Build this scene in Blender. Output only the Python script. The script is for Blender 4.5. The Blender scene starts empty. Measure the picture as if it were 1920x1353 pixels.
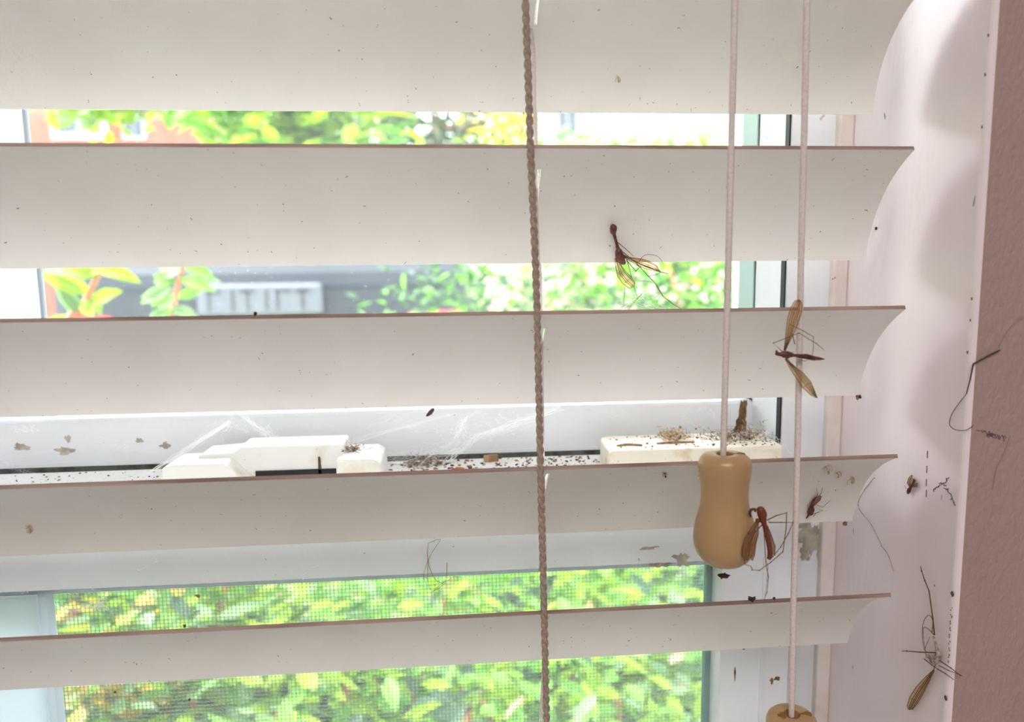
import bpy, math, random
from mathutils import Vector, Matrix
random.seed(7)
S = bpy.context.scene
COL = S.collection
# ------------------------------------------------------------------ camera
F_PX = 1411.1
RIGHT = Vector((0.99666992, -0.08058034, -0.01248554))
UP = Vector((0.02267482, 0.12680263, 0.99166877))
FWD = Vector((0.0783258, 0.98864953, -0.12820751))
cam = bpy.data.cameras.new('camera')
camo = bpy.data.objects.new('camera', cam)
COL.objects.link(camo)
camo.matrix_world = Matrix((RIGHT, UP, -FWD)).transposed().to_4x4()
cam.sensor_width = 36.0
cam.lens = F_PX / 1920 * 36
cam.clip_start = 0.01
cam.clip_end = 200
cam.dof.use_dof = True
cam.dof.focus_distance = 0.238
cam.dof.aperture_fstop = 11.5
S.camera = camo
# ------------------------------------------------------------------ sky, sun, exposure
w = bpy.data.worlds.new('bright_sky')
S.world = w
w.use_nodes = True
bg = w.node_tree.nodes['Background']
bg.inputs[0].default_value = (0.92, 0.955, 1.0, 1)
# overcast sky with a bright patch added low left to light the reveal
_n, _l = w.node_tree.nodes, w.node_tree.links
_tc = _n.new('ShaderNodeTexCoord')
_vm = _n.new('ShaderNodeVectorMath')
_vm.operation = 'DOT_PRODUCT'
_vm.inputs[1].default_value = Vector((-0.80, 0.55, 0.17)).normalized()
_l.new(_tc.outputs['Generated'], _vm.inputs[0])
_mr = _n.new('ShaderNodeMapRange')
_mr.interpolation_type = 'SMOOTHSTEP'
_mr.inputs['From Min'].default_value = 0.84
_mr.inputs['From Max'].default_value = 0.97
_mr.inputs['To Min'].default_value = 8.5
_mr.inputs['To Max'].default_value = 44.0
_l.new(_vm.outputs['Value'], _mr.inputs['Value'])
_l.new(_mr.outputs[0], bg.inputs[1])
sun = bpy.data.lights.new('sun', 'SUN')
sun.energy = 10.0
sun.angle = math.radians(3)
sun.color = (1.0, 0.95, 0.86)
suno = bpy.data.objects.new('sun', sun)
COL.objects.link(suno)
suno.rotation_euler = Vector((0.75, 0.05, -1.0)).to_track_quat('-Z', 'Y').to_euler()
# unseen fill light added overhead to brighten the slats and wall
al = bpy.data.lights.new('room_fill_light', 'AREA')
al.energy = 20.5
al.shape = 'SQUARE'
al.size = 1.2
al.color = (1.0, 0.965, 0.95)
alo = bpy.data.objects.new('room_fill_light', al)
COL.objects.link(alo)
alo.location = (-0.2, -1.3, 1.25)
S.view_settings.view_transform = 'Standard'
S.view_settings.look = 'None'
S.view_settings.exposure = 0.55
S.view_settings.gamma = 1.0
S.cycles.max_bounces = 10
S.cycles.diffuse_bounces = 6
S.cycles.transparent_max_bounces = 24


# ------------------------------------------------------------------ helpers
def ray(px, py):
    return FWD + RIGHT * ((px - 960) / F_PX) - UP * ((py - 676.5) / F_PX)


def at(px, py, Y):
    d = ray(px, py)
    return d * (Y / d.y)


def atX(px, py, X):
    d = ray(px, py)
    return d * (X / d.x)


def atZ(px, py, Z):
    d = ray(px, py)
    return d * (Z / d.z)


def srgb(r, g, b):
    f = lambda c: (c / 255 / 12.92) if c / 255 <= 0.04045 else ((c / 255 + 0.055) / 1.055) ** 2.4
    return (f(r), f(g), f(b))


MATS = {}


def mat(name, col, rough=0.5, col2=None, scale=40.0, lo=0.4, hi=0.6, bump=0.0, bscale=300.0, specks=None, spec=0.4,
        trans=0.0, stretch=None, spk_scale=420.0, spk_size=0.10, spk_mask=0.62, tcol=None):
    m = bpy.data.materials.new(name)
    m.use_nodes = True
    nt = m.node_tree
    N, L = nt.nodes, nt.links
    p = N['Principled BSDF']
    p.inputs['Roughness'].default_value = rough
    p.inputs['Specular IOR Level'].default_value = spec
    tc = N.new('ShaderNodeTexCoord')
    src = tc.outputs['Object']
    if stretch:
        mp = N.new('ShaderNodeMapping')
        mp.inputs['Scale'].default_value = stretch
        L.new(src, mp.inputs['Vector'])
        src = mp.outputs['Vector']
    cur = None
    rgb = N.new('ShaderNodeRGB')
    rgb.outputs[0].default_value = (*col, 1)
    cur = rgb.outputs[0]
    if col2:
        n = N.new('ShaderNodeTexNoise')
        n.inputs['Scale'].default_value = scale
        n.inputs['Detail'].default_value = 5
        L.new(src, n.inputs['Vector'])
        mr = N.new('ShaderNodeMapRange')
        mr.inputs['From Min'].default_value = lo
        mr.inputs['From Max'].default_value = hi
        L.new(n.outputs['Fac'], mr.inputs['Value'])
        mx = N.new('ShaderNodeMixRGB')
        mx.inputs[2].default_value = (*col2, 1)
        L.new(mr.outputs[0], mx.inputs[0])
        L.new(cur, mx.inputs[1])
        cur = mx.outputs[0]
    if specks:
        for sc, size, mask, c3 in specks:
            dn = N.new('ShaderNodeTexNoise')
            dn.inputs['Scale'].default_value = sc * 2.2
            L.new(src, dn.inputs['Vector'])
            ad = N.new('ShaderNodeMixRGB')
            ad.blend_type = 'ADD'
            ad.inputs[0].default_value = 0.9 / sc
            L.new(src, ad.inputs[1])
            L.new(dn.outputs['Color'], ad.inputs[2])
            v = N.new('ShaderNodeTexVoronoi')
            v.inputs['Scale'].default_value = sc
            L.new(ad.outputs[0], v.inputs['Vector'])
            lt = N.new('ShaderNodeMath')
            lt.operation = 'LESS_THAN'
            lt.inputs[1].default_value = size
            L.new(v.outputs['Distance'], lt.inputs[0])
            sp = N.new('ShaderNodeSeparateColor')
            L.new(v.outputs['Color'], sp.inputs[0])
            gt = N.new('ShaderNodeMath')
            gt.operation = 'GREATER_THAN'
            gt.inputs[1].default_value = mask
            L.new(sp.outputs[0], gt.inputs[0])
            mu = N.new('ShaderNodeMath')
            mu.operation = 'MULTIPLY'
            L.new(lt.outputs[0], mu.inputs[0])
            L.new(gt.outputs[0], mu.inputs[1])
            mu2 = N.new('ShaderNodeMath')
            mu2.operation = 'MULTIPLY'
            mu2.inputs[1].default_value = 0.75
            L.new(mu.outputs[0], mu2.inputs[0])
            mx = N.new('ShaderNodeMixRGB')
            mx.inputs[2].default_value = (*c3, 1)
            L.new(mu2.outputs[0], mx.inputs[0])
            L.new(cur, mx.inputs[1])
            cur = mx.outputs[0]
    L.new(cur, p.inputs['Base Color'])
    if bump:
        n = N.new('ShaderNodeTexNoise')
        n.inputs['Scale'].default_value = bscale
        n.inputs['Detail'].default_value = 6
        L.new(src, n.inputs['Vector'])
        b = N.new('ShaderNodeBump')
        b.inputs['Strength'].default_value = bump
        b.inputs['Distance'].default_value = 0.001
        L.new(n.outputs['Fac'], b.inputs['Height'])
        L.new(b.outputs[0], p.inputs['Normal'])
    if trans:
        t = N.new('ShaderNodeBsdfTranslucent')
        if tcol:
            t.inputs[0].default_value = (*tcol, 1)
        else:
            L.new(cur, t.inputs[0])
        ms = N.new('ShaderNodeMixShader')
        ms.inputs[0].default_value = trans
        out = N['Material Output']
        L.new(p.outputs[0], ms.inputs[1])
        L.new(t.outputs[0], ms.inputs[2])
        L.new(ms.outputs[0], out.inputs[0])
    MATS[name] = m
    return m


def membrane(name, col, clear, rough=0.3):
    m = bpy.data.materials.new(name)
    m.use_nodes = True
    N, L = m.node_tree.nodes, m.node_tree.links
    p = N['Principled BSDF']
    p.inputs['Base Color'].default_value = (*col, 1)
    p.inputs['Roughness'].default_value = rough
    tr = N.new('ShaderNodeBsdfTransparent')
    tr.inputs[0].default_value = (min(1, col[0] + .48), min(1, col[1] + .56), min(1, col[2] + .50), 1)
    ms = N.new('ShaderNodeMixShader')
    ms.inputs[0].default_value = clear
    L.new(p.outputs[0], ms.inputs[1])
    L.new(tr.outputs[0], ms.inputs[2])
    L.new(ms.outputs[0], N['Material Output'].inputs[0])
    return m


def glass_mat(name, dust, tint):
    m = bpy.data.materials.new(name)
    m.use_nodes = True
    N, L = m.node_tree.nodes, m.node_tree.links
    N.remove(N['Principled BSDF'])
    tr = N.new('ShaderNodeBsdfTransparent')
    tr.inputs[0].default_value = (*tint, 1)
    gl = N.new('ShaderNodeBsdfGlossy')
    gl.inputs['Roughness'].default_value = 0.02
    fr = N.new('ShaderNodeFresnel')
    fr.inputs[0].default_value = 1.45
    m1 = N.new('ShaderNodeMixShader')
    L.new(fr.outputs[0], m1.inputs[0])
    L.new(tr.outputs[0], m1.inputs[1])
    L.new(gl.outputs[0], m1.inputs[2])
    du = N.new('ShaderNodeBsdfTranslucent')
    du.inputs[0].default_value = (0.85, 0.9, 0.92, 1)
    tc = N.new('ShaderNodeTexCoord')
    n = N.new('ShaderNodeTexNoise')
    n.inputs['Scale'].default_value = 18
    n.inputs['Detail'].default_value = 8
    L.new(tc.outputs['Object'], n.inputs['Vector'])
    mr = N.new('ShaderNodeMapRange')
    mr.inputs['From Min'].default_value = 0.35
    mr.inputs['From Max'].default_value = 0.75
    mr.inputs['To Min'].default_value = dust * 0.5
    mr.inputs['To Max'].default_value = dust * 1.6
    L.new(n.outputs['Fac'], mr.inputs['Value'])
    # dried droplets
    v = N.new('ShaderNodeTexVoronoi')
    v.inputs['Scale'].default_value = 420
    L.new(tc.outputs['Object'], v.inputs['Vector'])
    lt = N.new('ShaderNodeMath')
    lt.operation = 'LESS_THAN'
    lt.inputs[1].default_value = 0.16
    L.new(v.outputs['Distance'], lt.inputs[0])
    sp = N.new('ShaderNodeSeparateColor')
    L.new(v.outputs['Color'], sp.inputs[0])
    gt = N.new('ShaderNodeMath')
    gt.operation = 'GREATER_THAN'
    gt.inputs[1].default_value = 0.55
    L.new(sp.outputs[0], gt.inputs[0])
    mu = N.new('ShaderNodeMath')
    mu.operation = 'MULTIPLY'
    L.new(lt.outputs[0], mu.inputs[0])
    L.new(gt.outputs[0], mu.inputs[1])
    mm = N.new('ShaderNodeMath')
    mm.operation = 'MULTIPLY_ADD'
    mm.inputs[1].default_value = 0.05
    L.new(mu.outputs[0], mm.inputs[0])
    L.new(mr.outputs[0], mm.inputs[2])
    m2 = N.new('ShaderNodeMixShader')
    L.new(mm.outputs[0], m2.inputs[0])
    L.new(m1.outputs[0], m2.inputs[1])
    L.new(du.outputs[0], m2.inputs[2])
    L.new(m2.outputs[0], N['Material Output'].inputs[0])
    return m


BR = (0.10, 0.055, 0.025)
DK = (0.03, 0.025, 0.022)
M_slat = mat('painted_slat', (0.855, 0.835, 0.80), 0.42, (0.81, 0.785, 0.745), 26, .42, .68, bump=.06, bscale=1500,
             specks=[(150, .045, .66, BR), (420, .075, .62, DK), (90, .035, .6, (.25, .2, .13))], trans=0.0)
M_edge = mat('slat_edge_shade_grain', (0.40, 0.28, 0.24), 0.7, (0.23, 0.145, 0.12), 400, .4, .6, stretch=(0.06, 1, 1))  # shadow brown of the front edge put into the colour, with lengthwise streaks
M_cord = mat('ladder_string', (0.46, 0.36, 0.29), 0.9, (0.36, 0.27, 0.22), 900, .4, .6, bump=.6, bscale=2500)
M_pull = mat('cream_braided_cord', (0.80, 0.71, 0.68), 0.75, (0.72, 0.61, 0.57), 1400, .45, .65, bump=.4, bscale=2500)
M_wood = mat('honey_wood', (0.52, 0.33, 0.165), 0.28, (0.44, 0.265, 0.12), 30, .35, .7, stretch=(1.4, 1.4, .35), spec=.5,
             specks=[(260, .07, .8, (.10, .04, .012))])
M_hole = mat('hole_wood', (0.28, 0.13, 0.045), 0.8)
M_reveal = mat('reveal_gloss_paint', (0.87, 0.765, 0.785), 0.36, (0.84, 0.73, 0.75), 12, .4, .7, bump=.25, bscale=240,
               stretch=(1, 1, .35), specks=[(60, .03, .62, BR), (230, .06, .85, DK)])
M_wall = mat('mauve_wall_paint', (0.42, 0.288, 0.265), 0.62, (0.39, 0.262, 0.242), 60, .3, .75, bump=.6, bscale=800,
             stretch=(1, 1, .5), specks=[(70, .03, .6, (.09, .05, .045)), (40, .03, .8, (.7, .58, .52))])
M_room = mat('room_paint', (0.66, 0.64, 0.625), 0.7, (0.64, 0.62, 0.605), 5)
M_floor = mat('room_floor', (0.72, 0.68, 0.64), 0.6, (0.66, 0.62, 0.58), 6)
M_vinyl = mat('window_vinyl', (0.76, 0.775, 0.81), 0.4, (0.70, 0.715, 0.75), 22, .45, .75, bump=.05, bscale=500,
              specks=[(110, .05, .78, BR), (260, .06, .8, DK), (45, .06, .86, (.42, .36, .26))])
M_vinyl_w = mat('white_vinyl', (0.88, 0.92, 0.96), 0.4, (0.86, 0.90, 0.94), 20, .4, .7, trans=0.8, tcol=(.88, .93, 1.0))
M_ledge = mat('ledge_vinyl', (0.92, 0.92, 0.92), 0.45, (0.80, 0.74, 0.66), 60, .55, .72,
              specks=[(330, .11, .45, BR), (520, .13, .6, DK), (240, .12, .7, (.35, .15, .06))])
M_pale = mat('pale_bead', (0.78, 0.70, 0.675), 0.5, (0.66, 0.57, 0.52), 60, .45, .7, specks=[(120, .05, .8, BR)])
M_latch = mat('latch_plastic', (0.90, 0.89, 0.86), 0.4, (0.80, 0.74, 0.62), 90, .56, .72,
              specks=[(210, .07, .7, BR), (420, .08, .8, DK)])
M_latch_y = mat('aged_latch_plastic', (0.88, 0.82, 0.70), 0.45, (0.70, 0.55, 0.34), 110, .55, .70,
                specks=[(260, .11, .55, BR), (420, .09, .7, DK)])
M_seal = mat('rubber_seal', (0.012, 0.014, 0.018), 0.6)
M_teal = mat('pane_edge_teal', (0.20, 0.31, 0.29), 0.45, spec=.2)
M_stain = mat('rusty_stain', (0.22, 0.12, 0.04), 0.8, (0.05, 0.03, 0.02), 260, .4, .6)
M_mould = mat('mould_patch', (0.50, 0.46, 0.39), 0.9, (0.34, 0.30, 0.24), 260, .4, .6)
M_pale_spot = mat('pale_spot', (0.88, 0.85, 0.79), 0.6)
M_screen = mat('screen_wire', (0.10, 0.12, 0.11), 0.6)
M_rbody = mat('insect_red_brown', (0.15, 0.030, 0.018), 0.4, (0.07, 0.018, 0.012), 900, .4, .6, spec=.6)
M_dbody = mat('insect_dark', (0.035, 0.018, 0.014), 0.45, (0.09, 0.03, 0.015), 1200, .45, .6)
M_leg = mat('insect_leg', (0.11, 0.045, 0.025), 0.6)
M_legr = mat('insect_leg_red', (0.16, 0.034, 0.02), 0.45)
M_amber = mat('insect_amber', (0.30, 0.15, 0.04), 0.5, (0.12, 0.05, 0.02), 1500, .4, .6)
M_vein = mat('wing_vein', (0.15, 0.07, 0.025), 0.6)
M_husk = mat('husk_tan', (0.55, 0.40, 0.26), 0.6)
M_grey = mat('grey_remains', (0.45, 0.41, 0.35), 0.8, (0.2, 0.14, 0.09), 900)
M_wing = membrane('wing_amber', (0.50, 0.27, 0.09), 0.60)
M_wing_l = membrane('wing_reddish', (0.40, 0.19, 0.08), 0.55)
M_web = mat('cobweb_silk', (0.92, 0.93, 0.95), 0.7)
M_webc = mat('cobweb_clump', (0.85, 0.86, 0.88), 0.9)
M_ink = mat('pencil_mark', (0.13, 0.09, 0.12), 0.8)
M_crack = mat('hairline_crack', (0.36, 0.25, 0.23), 0.9)
M_orange = mat('orange_crumb', (0.48, 0.17, 0.07), 0.8)
M_tan = mat('tan_wood_chip', (0.45, 0.30, 0.17), 0.8, (0.25, 0.15, 0.08), 500, stretch=(1, 1, .1))
M_dust = mat('dust_fluff', (0.50, 0.40, 0.32), 1.0, (0.16, 0.09, 0.06), 500, .42, .6)
M_glass_u = glass_mat('dusty_glass_upper', 0.012, (0.97, 0.98, 0.985))
M_glass_l = glass_mat('dusty_glass_lower', 0.008, (0.97, 0.98, 0.98))


class MB:
    def __init__(s):
        s.v, s.f, s.m = [], [], []

    def add(s, v, f, m=0):
        o = len(s.v)
        s.v += [tuple(x) for x in v]
        s.f += [tuple(i + o for i in q) for q in f]
        s.m += [m] * len(f)

    def box(s, a, b, m=0):
        (x0, y0, z0), (x1, y1, z1) = a, b
        v = [(x0, y0, z0), (x1, y0, z0), (x1, y1, z0), (x0, y1, z0), (x0, y0, z1), (x1, y0, z1), (x1, y1, z1), (x0, y1, z1)]
        s.add(v, [(0, 3, 2, 1), (4, 5, 6, 7), (0, 1, 5, 4), (1, 2, 6, 5), (2, 3, 7, 6), (3, 0, 4, 7)], m)

    def prism(s, prof, axis, a, b, m=0):
        """prof: closed 2-D outline; axis 0/1/2 extrusion from a to b"""
        n = len(prof)
        vs = []
        for t in (a, b):
            for p in prof:
                if axis == 0:
                    vs.append((t, p[0], p[1]))
                elif axis == 1:
                    vs.append((p[0], t, p[1]))
                else:
                    vs.append((p[0], p[1], t))
        f = [(i, (i + 1) % n, n + (i + 1) % n, n + i) for i in range(n)]
        f += [tuple(range(n - 1, -1, -1)), tuple(range(n, 2 * n))]
        s.add(vs, f, m)

    def tube(s, pts, rad, seg=6, m=0, smooth=0, cap=True):
        pts = [Vector(p) for p in pts]
        if not hasattr(rad, '__len__'):
            rad = [rad] * len(pts)
        if smooth:
            P, Rr = [], []
            n = len(pts)
            for i in range(n - 1):
                p0, p1, p2, p3 = pts[max(i - 1, 0)], pts[i], pts[i + 1], pts[min(i + 2, n - 1)]
                for k in range(smooth):
                    t = k / smooth
                    P.append(0.5 * ((2 * p1) + (p2 - p0) * t + (2 * p0 - 5 * p1 + 4 * p2 - p3) * t * t + (3 * p1 - p0 - 3 * p2 + p3) * t ** 3))
                    tt = t * t * (3 - 2 * t)
                    Rr.append(rad[i] * (1 - tt) + rad[i + 1] * tt)
            P.append(pts[-1])
            Rr.append(rad[-1])
            pts, rad = P, Rr
        n = len(pts)
        vs = []
        nrm = None
        for i in range(n):
            d = (pts[min(i + 1, n - 1)] - pts[max(i - 1, 0)])
            if d.length < 1e-12:
                d = Vector((0, 0, 1))
            d.normalize()
            if nrm is None:
                nrm = d.orthogonal().normalized()
            else:
                nrm = (nrm - d * nrm.dot(d))
                nrm = nrm.normalized() if nrm.length > 1e-9 else d.orthogonal().normalized()
            b = d.cross(nrm)
            for k in range(seg):
                a = 2 * math.pi * k / seg
                vs.append(pts[i] + (nrm * math.cos(a) + b * math.sin(a)) * rad[i])
        f = []
        for i in range(n - 1):
            for k in range(seg):
                f.append((i * seg + k, i * seg + (k + 1) % seg, (i + 1) * seg + (k + 1) % seg, (i + 1) * seg + k))
        if cap:
            f.append(tuple(range(seg - 1, -1, -1)))
            f.append(tuple((n - 1) * seg + k for k in range(seg)))
        s.add(vs, f, m)

    def blob(s, c, r, m=0, seed=0, rough=0.35, n=7):
        rnd = random.Random(seed)
        c = Vector(c)
        vs = []
        ph = [rnd.uniform(0, 6) for _ in range(6)]
        for i in range(n):
            th = math.pi * i / (n - 1)
            for k in range(n + 1):
                a = 2 * math.pi * k / (n + 1)
                q = 1 + rough * (math.sin(3 * a + ph[0] + 2 * th) * .4 + math.sin(2 * th * 2 + ph[1]) * .3 + rnd.uniform(-.4, .4))
                if i in (0, n - 1):
                    q = 1
                vs.append((c.x + r[0] * q * math.sin(th) * math.cos(a), c.y + r[1] * q * math.sin(th) * math.sin(a), c.z + r[2] * q * math.cos(th)))
        f = []
        for i in range(n - 1):
            for k in range(n + 1):
                f.append((i * (n + 1) + k, (i + 1) * (n + 1) + k, (i + 1) * (n + 1) + (k + 1) % (n + 1), i * (n + 1) + (k + 1) % (n + 1)))
        s.add(vs, f, m)

    def lathe(s, c, prof, seg=32, m=0, axis=None):
        ax = Vector(axis or (0, 0, 1)).normalized()
        u = ax.orthogonal().normalized()
        v = ax.cross(u)
        c = Vector(c)
        vs = []
        for r, h in prof:
            for k in range(seg):
                a = 2 * math.pi * k / seg
                vs.append(c + ax * h + (u * math.cos(a) + v * math.sin(a)) * r)
        f = []
        for i in range(len(prof) - 1):
            for k in range(seg):
                f.append((i * seg + k, i * seg + (k + 1) % seg, (i + 1) * seg + (k + 1) % seg, (i + 1) * seg + k))
        s.add(vs, f, m)

    def build(s, name, mats, parent=None, smooth=False, bevel=0, fix=True):
        me = bpy.data.meshes.new(name)
        org = Vector((0, 0, 0))
        if parent is not None:
            org = ORG[parent]
        else:
            xs = [Vector(v) for v in s.v]
            lo = Vector((min(v.x for v in xs), min(v.y for v in xs), min(v.z for v in xs)))
            hi = Vector((max(v.x for v in xs), max(v.y for v in xs), max(v.z for v in xs)))
            org = Vector(((lo.x + hi.x) / 2, (lo.y + hi.y) / 2, lo.z))
        me.from_pydata([tuple(Vector(v) - org) for v in s.v], [], s.f)
        if not isinstance(mats, (list, tuple)):
            mats = [mats]
        for m in mats:
            me.materials.append(m)
        for p, i in zip(me.polygons, s.m):
            p.material_index = i
            p.use_smooth = smooth
        me.update()
        if fix:
            import bmesh
            bm = bmesh.new()
            bm.from_mesh(me)
            bmesh.ops.recalc_face_normals(bm, faces=bm.faces)
            bm.to_mesh(me)
            bm.free()
        o = bpy.data.objects.new(name, me)
        COL.objects.link(o)
        if parent is not None:
            o.parent = parent
            ORG[o] = org
        else:
            o.location = org
            ORG[o] = org
        if bevel:
            b = o.modifiers.new('bevel', 'BEVEL')
            b.width = bevel
            b.segments = 2
            b.limit_method = 'ANGLE'
        return o


ORG = {}


def tag(o, label=None, cat=None, group=None, kind=None):
    if label:
        o['label'] = label
    if cat:
        o['category'] = cat
    if group:
        o['group'] = group
    if kind:
        o['kind'] = kind
    return o


def thing(name, loc, label=None, cat=None, group=None, kind=None):
    o = bpy.data.objects.new(name, None)
    COL.objects.link(o)
    o.location = loc
    o.empty_display_size = 0.01
    ORG[o] = Vector(loc)
    return tag(o, label, cat, group, kind)


# ------------------------------------------------------------------ room shell
XR = 0.140          # window reveal plane on the right
XL = -0.27
ZT, ZB = 0.275, -0.43
YC = 0.192          # room face of the wall
YF = 0.258          # window frame face
YO = 0.338          # outside face
b = MB()
r_ = 0.0016
prof = [(XR, YO), (XR, YC + r_)] + [(XR + r_ - r_ * math.cos(a), YC + r_ - r_ * math.sin(a)) for a in [math.radians(x) for x in (22, 45, 68, 90)]] + [(1.6, YC), (1.6, YO)]
b.prism(prof, 2, -1.0, 1.5)
# the wall face of the right pier gets the mauve paint
n = len(prof)
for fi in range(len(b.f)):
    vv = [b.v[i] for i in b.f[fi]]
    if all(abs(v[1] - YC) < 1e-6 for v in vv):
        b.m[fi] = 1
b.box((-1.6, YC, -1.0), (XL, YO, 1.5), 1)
b.box((XL, YC, ZT), (XR, YO, 1.5), 1)
b.box((XL, YC, -1.0), (XR, YO, ZB), 1)
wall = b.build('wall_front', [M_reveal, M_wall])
tag(wall, kind='structure')
# marks on the wall: pencil scribbles and hairline cracks
rnd = random.Random(3)


def onwall(px, py):
    return at(px, py, YC - 0.00008)


def onrev(px, py):
    return atX(px, py, XR - 0.00008)


sc = MB()
pts = []
for i in range(46):
    t = i / 45
    pts.append(onwall(1832 + 55 * t + rnd.uniform(-3, 3), 806 + 17 * t + rnd.uniform(-5.5, 5.5) * min(1, 3 * t)))
sc.tube(pts, 0.00007, 4)
pts = [onwall(1858 + rnd.uniform(-9, 9), 815 + rnd.uniform(-4, 4)) for i in range(24)]
sc.tube(pts, 0.00008, 4)
o = sc.build('pencil_scribble', M_ink, wall)
sc = MB()
for (x0, y0, x1, y1, k) in [(1749, 921, 1766, 905, 14), (1766, 905, 1772, 912, 6), (1772, 912, 1792, 947, 20), (1768, 905, 1780, 895, 7)]:
    pts = [onrev(x0 + (x1 - x0) * i / k + rnd.uniform(-3, 3), y0 + (y1 - y0) * i / k + rnd.uniform(-3, 3)) for i in range(k + 1)]
    sc.tube(pts, 0.00012, 4)
o = sc.build('pencil_scribble', M_ink, wall)
sc = MB()
for a in ([(1918, 594), (1900, 608), (1884, 628), (1873, 650)], [(1893, 820), (1880, 856), (1868, 880), (1862, 915)], [(1655, 985), (1635, 960), (1610, 948), (1612, 930), (1622, 915), (1640, 895)]):
    f_ = onwall if a[0][0] > 1800 else None
    if f_:
        sc.tube([f_(*q) for q in a], 0.00018, 4, smooth=4)
o = sc.build('hairline_crack', M_crack, wall)
sc = MB()
for px, py in [(1739, 852), (1738, 880), (1737, 905), (1737, 925)]:
    sc.tube([onrev(px, py - 7), onrev(px - .5, py + 6)], 0.00012, 4)
for px, py in [(1788, 1113), (1778, 1308), (1826, 560), (1822, 600), (1815, 660), (1842, 238), (1848, 140), (1854, 66)]:
    sc.blob(onrev(-1 + min(px, 1771 + (1353 - py) * .0655), py), (0.0001, 0.0003 if py < 1000 else .0007, 0.0008 if py > 1000 else .0004), seed=py)
for i in range(26):
    py = 1135 + i * 4.2
    px = 1786 - i * .25
    if i % 3:
        sc.blob(onrev(px + rnd.uniform(-3, 0), py), (0.0001, 0.0002, rnd.uniform(.0001, .0005)), seed=i)
o = sc.build('chipped_paint_marks', mat('chip_brown', (.17, .11, .11), .9), wall)

b = MB(); b.box((-1.7, -3.2, -1.0), (-1.6, YO, 1.5)); tag(b.build('wall_left', M_room), kind='structure')
b = MB(); b.box((1.6, -3.2, -1.0), (1.7, YO, 1.5)); tag(b.build('wall_right', M_room), kind='structure')
b = MB(); b.box((-1.7, -3.3, -1.0), (1.7, -3.2, 1.5)); tag(b.build('wall_back', M_room), kind='structure')
b = MB(); b.box((-1.7, -3.3, -1.1), (1.7, YO, -1.0)); tag(b.build('floor', M_floor), kind='structure')
b = MB(); b.box((-1.7, -3.3, 1.5), (1.7, YO, 1.6)); tag(b.build('ceiling', M_room), kind='structure')

# ------------------------------------------------------------------ window
win = thing('window_1', (-0.06, 0.30, ZB), kind='structure')
YS = 0.252      # lower sash face
YU = 0.288      # upper sash face
ZL = -0.0745    # top of the lower sash (ledge)
XJ = 0.1190     # inner edge of the fixed jamb
fr = MB()
fr.box((XJ, YF + .002, ZB), (XR - .0055, 0.300, ZT))
fr.box((0.1335, 0.300, ZB), (XR - .0055, 0.335, ZT))
fr.box((XL, YF + .002, ZB), (XL + .02, 0.335, ZT))
fr.box((XL + .02, YF + .002, ZT - .02), (XJ, 0.335, ZT))
fr.box((XL + .02, YF + .002, ZB), (XJ, 0.335, ZB + .02))
fr.build('window_frame', M_vinyl, win)
bd = MB()
bd.box((XR - .0055, YF - .001, ZB), (XR, YF + .02, ZT))
bd.build('caulk_bead', M_pale, win, bevel=.0008)
se = MB()
se.box((XJ - .0006, YF + .0030, ZL - .001), (XJ, 0.2640, ZT - .02))
se.box((0.1205, YS + .003, ZB + .02), (0.1222, YF + .002, ZL + .0005))
se.box((XJ - .0006, YF + .004, ZL - .02), (0.1222, 0.2875, ZL + .0055))
se.build('rubber_seal', M_seal, win)

XUL = at(72, 450, YU).x
XLL = at(97, 1240, YS).x


def frame_ring(mb, x0, x1, z0, z1, wl, wr, wb, wt, y0, y1, m=0):
    mb.box((x0, y0, z0), (x0 + wl, y1, z1), m)
    mb.box((x1 - wr, y0, z0), (x1, y1, z1), m)
    mb.box((x0 + wl, y0, z0), (x1 - wr, y1, z0 + wb), m)
    mb.box((x0 + wl, y0, z1 - wt), (x1 - wr, y1, z1), m)


# upper sash
us = MB()
zur = at(500, 776, YU).z
XG = 0.1187
us.box((0.1190, YU, ZL - .012), (0.139, YU + .024, ZT - .021))                       # right stile
us.prism([(YU, -0.0726), (YU, zur - .001), (YU + .001, zur), (YU + .0125, zur + .0012), (YU + .0125, -0.0726)], 0, XL + .021, 0.1190)
us.box((XL + .021, YU - .0006, -0.0734), (0.1190, YU + .012, -0.0722))
us.box((XL + .021, YU, ZT - .04), (0.119, YU + .024, ZT - .021))
uo = us.build('upper_sash', [M_vinyl], win)
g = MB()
g.box((XL + .021, YU + .003, -0.086), (0.1190, YU + .008, -0.0734))  # dark strip standing in for the groove's shade, dirt mixed in
g.build('groove_shade', mat('groove_shade_dirt', (.13, .13, .13), .9, (.06, .05, .04), 150, .45, .65), uo)
g = MB()
g.box((XG - .0004, YU + .0008, zur + .0014), (XG + .0002, YU + .0148, ZT - .04))
g.build('pane_edge', mat('pane_edge_light_teal', (0.42, 0.58, 0.54), 0.4), uo)
g = MB()
g.box((XL + .03, YU + .0150, zur - .002), (XG + .003, YU + .0180, ZT - .035))
g.build('pane', M_glass_u, uo)
g = MB()
g.box((XUL - .045, YU, zur + .0014), (XUL, YU + .0012, ZT - .0405))
g.box((XUL - .0012, YU - .0008, zur + .0014), (XUL, YU, ZT - .0405))
tag(g.build('stile', M_vinyl_w, uo), label='bright bluish white stile')
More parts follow.
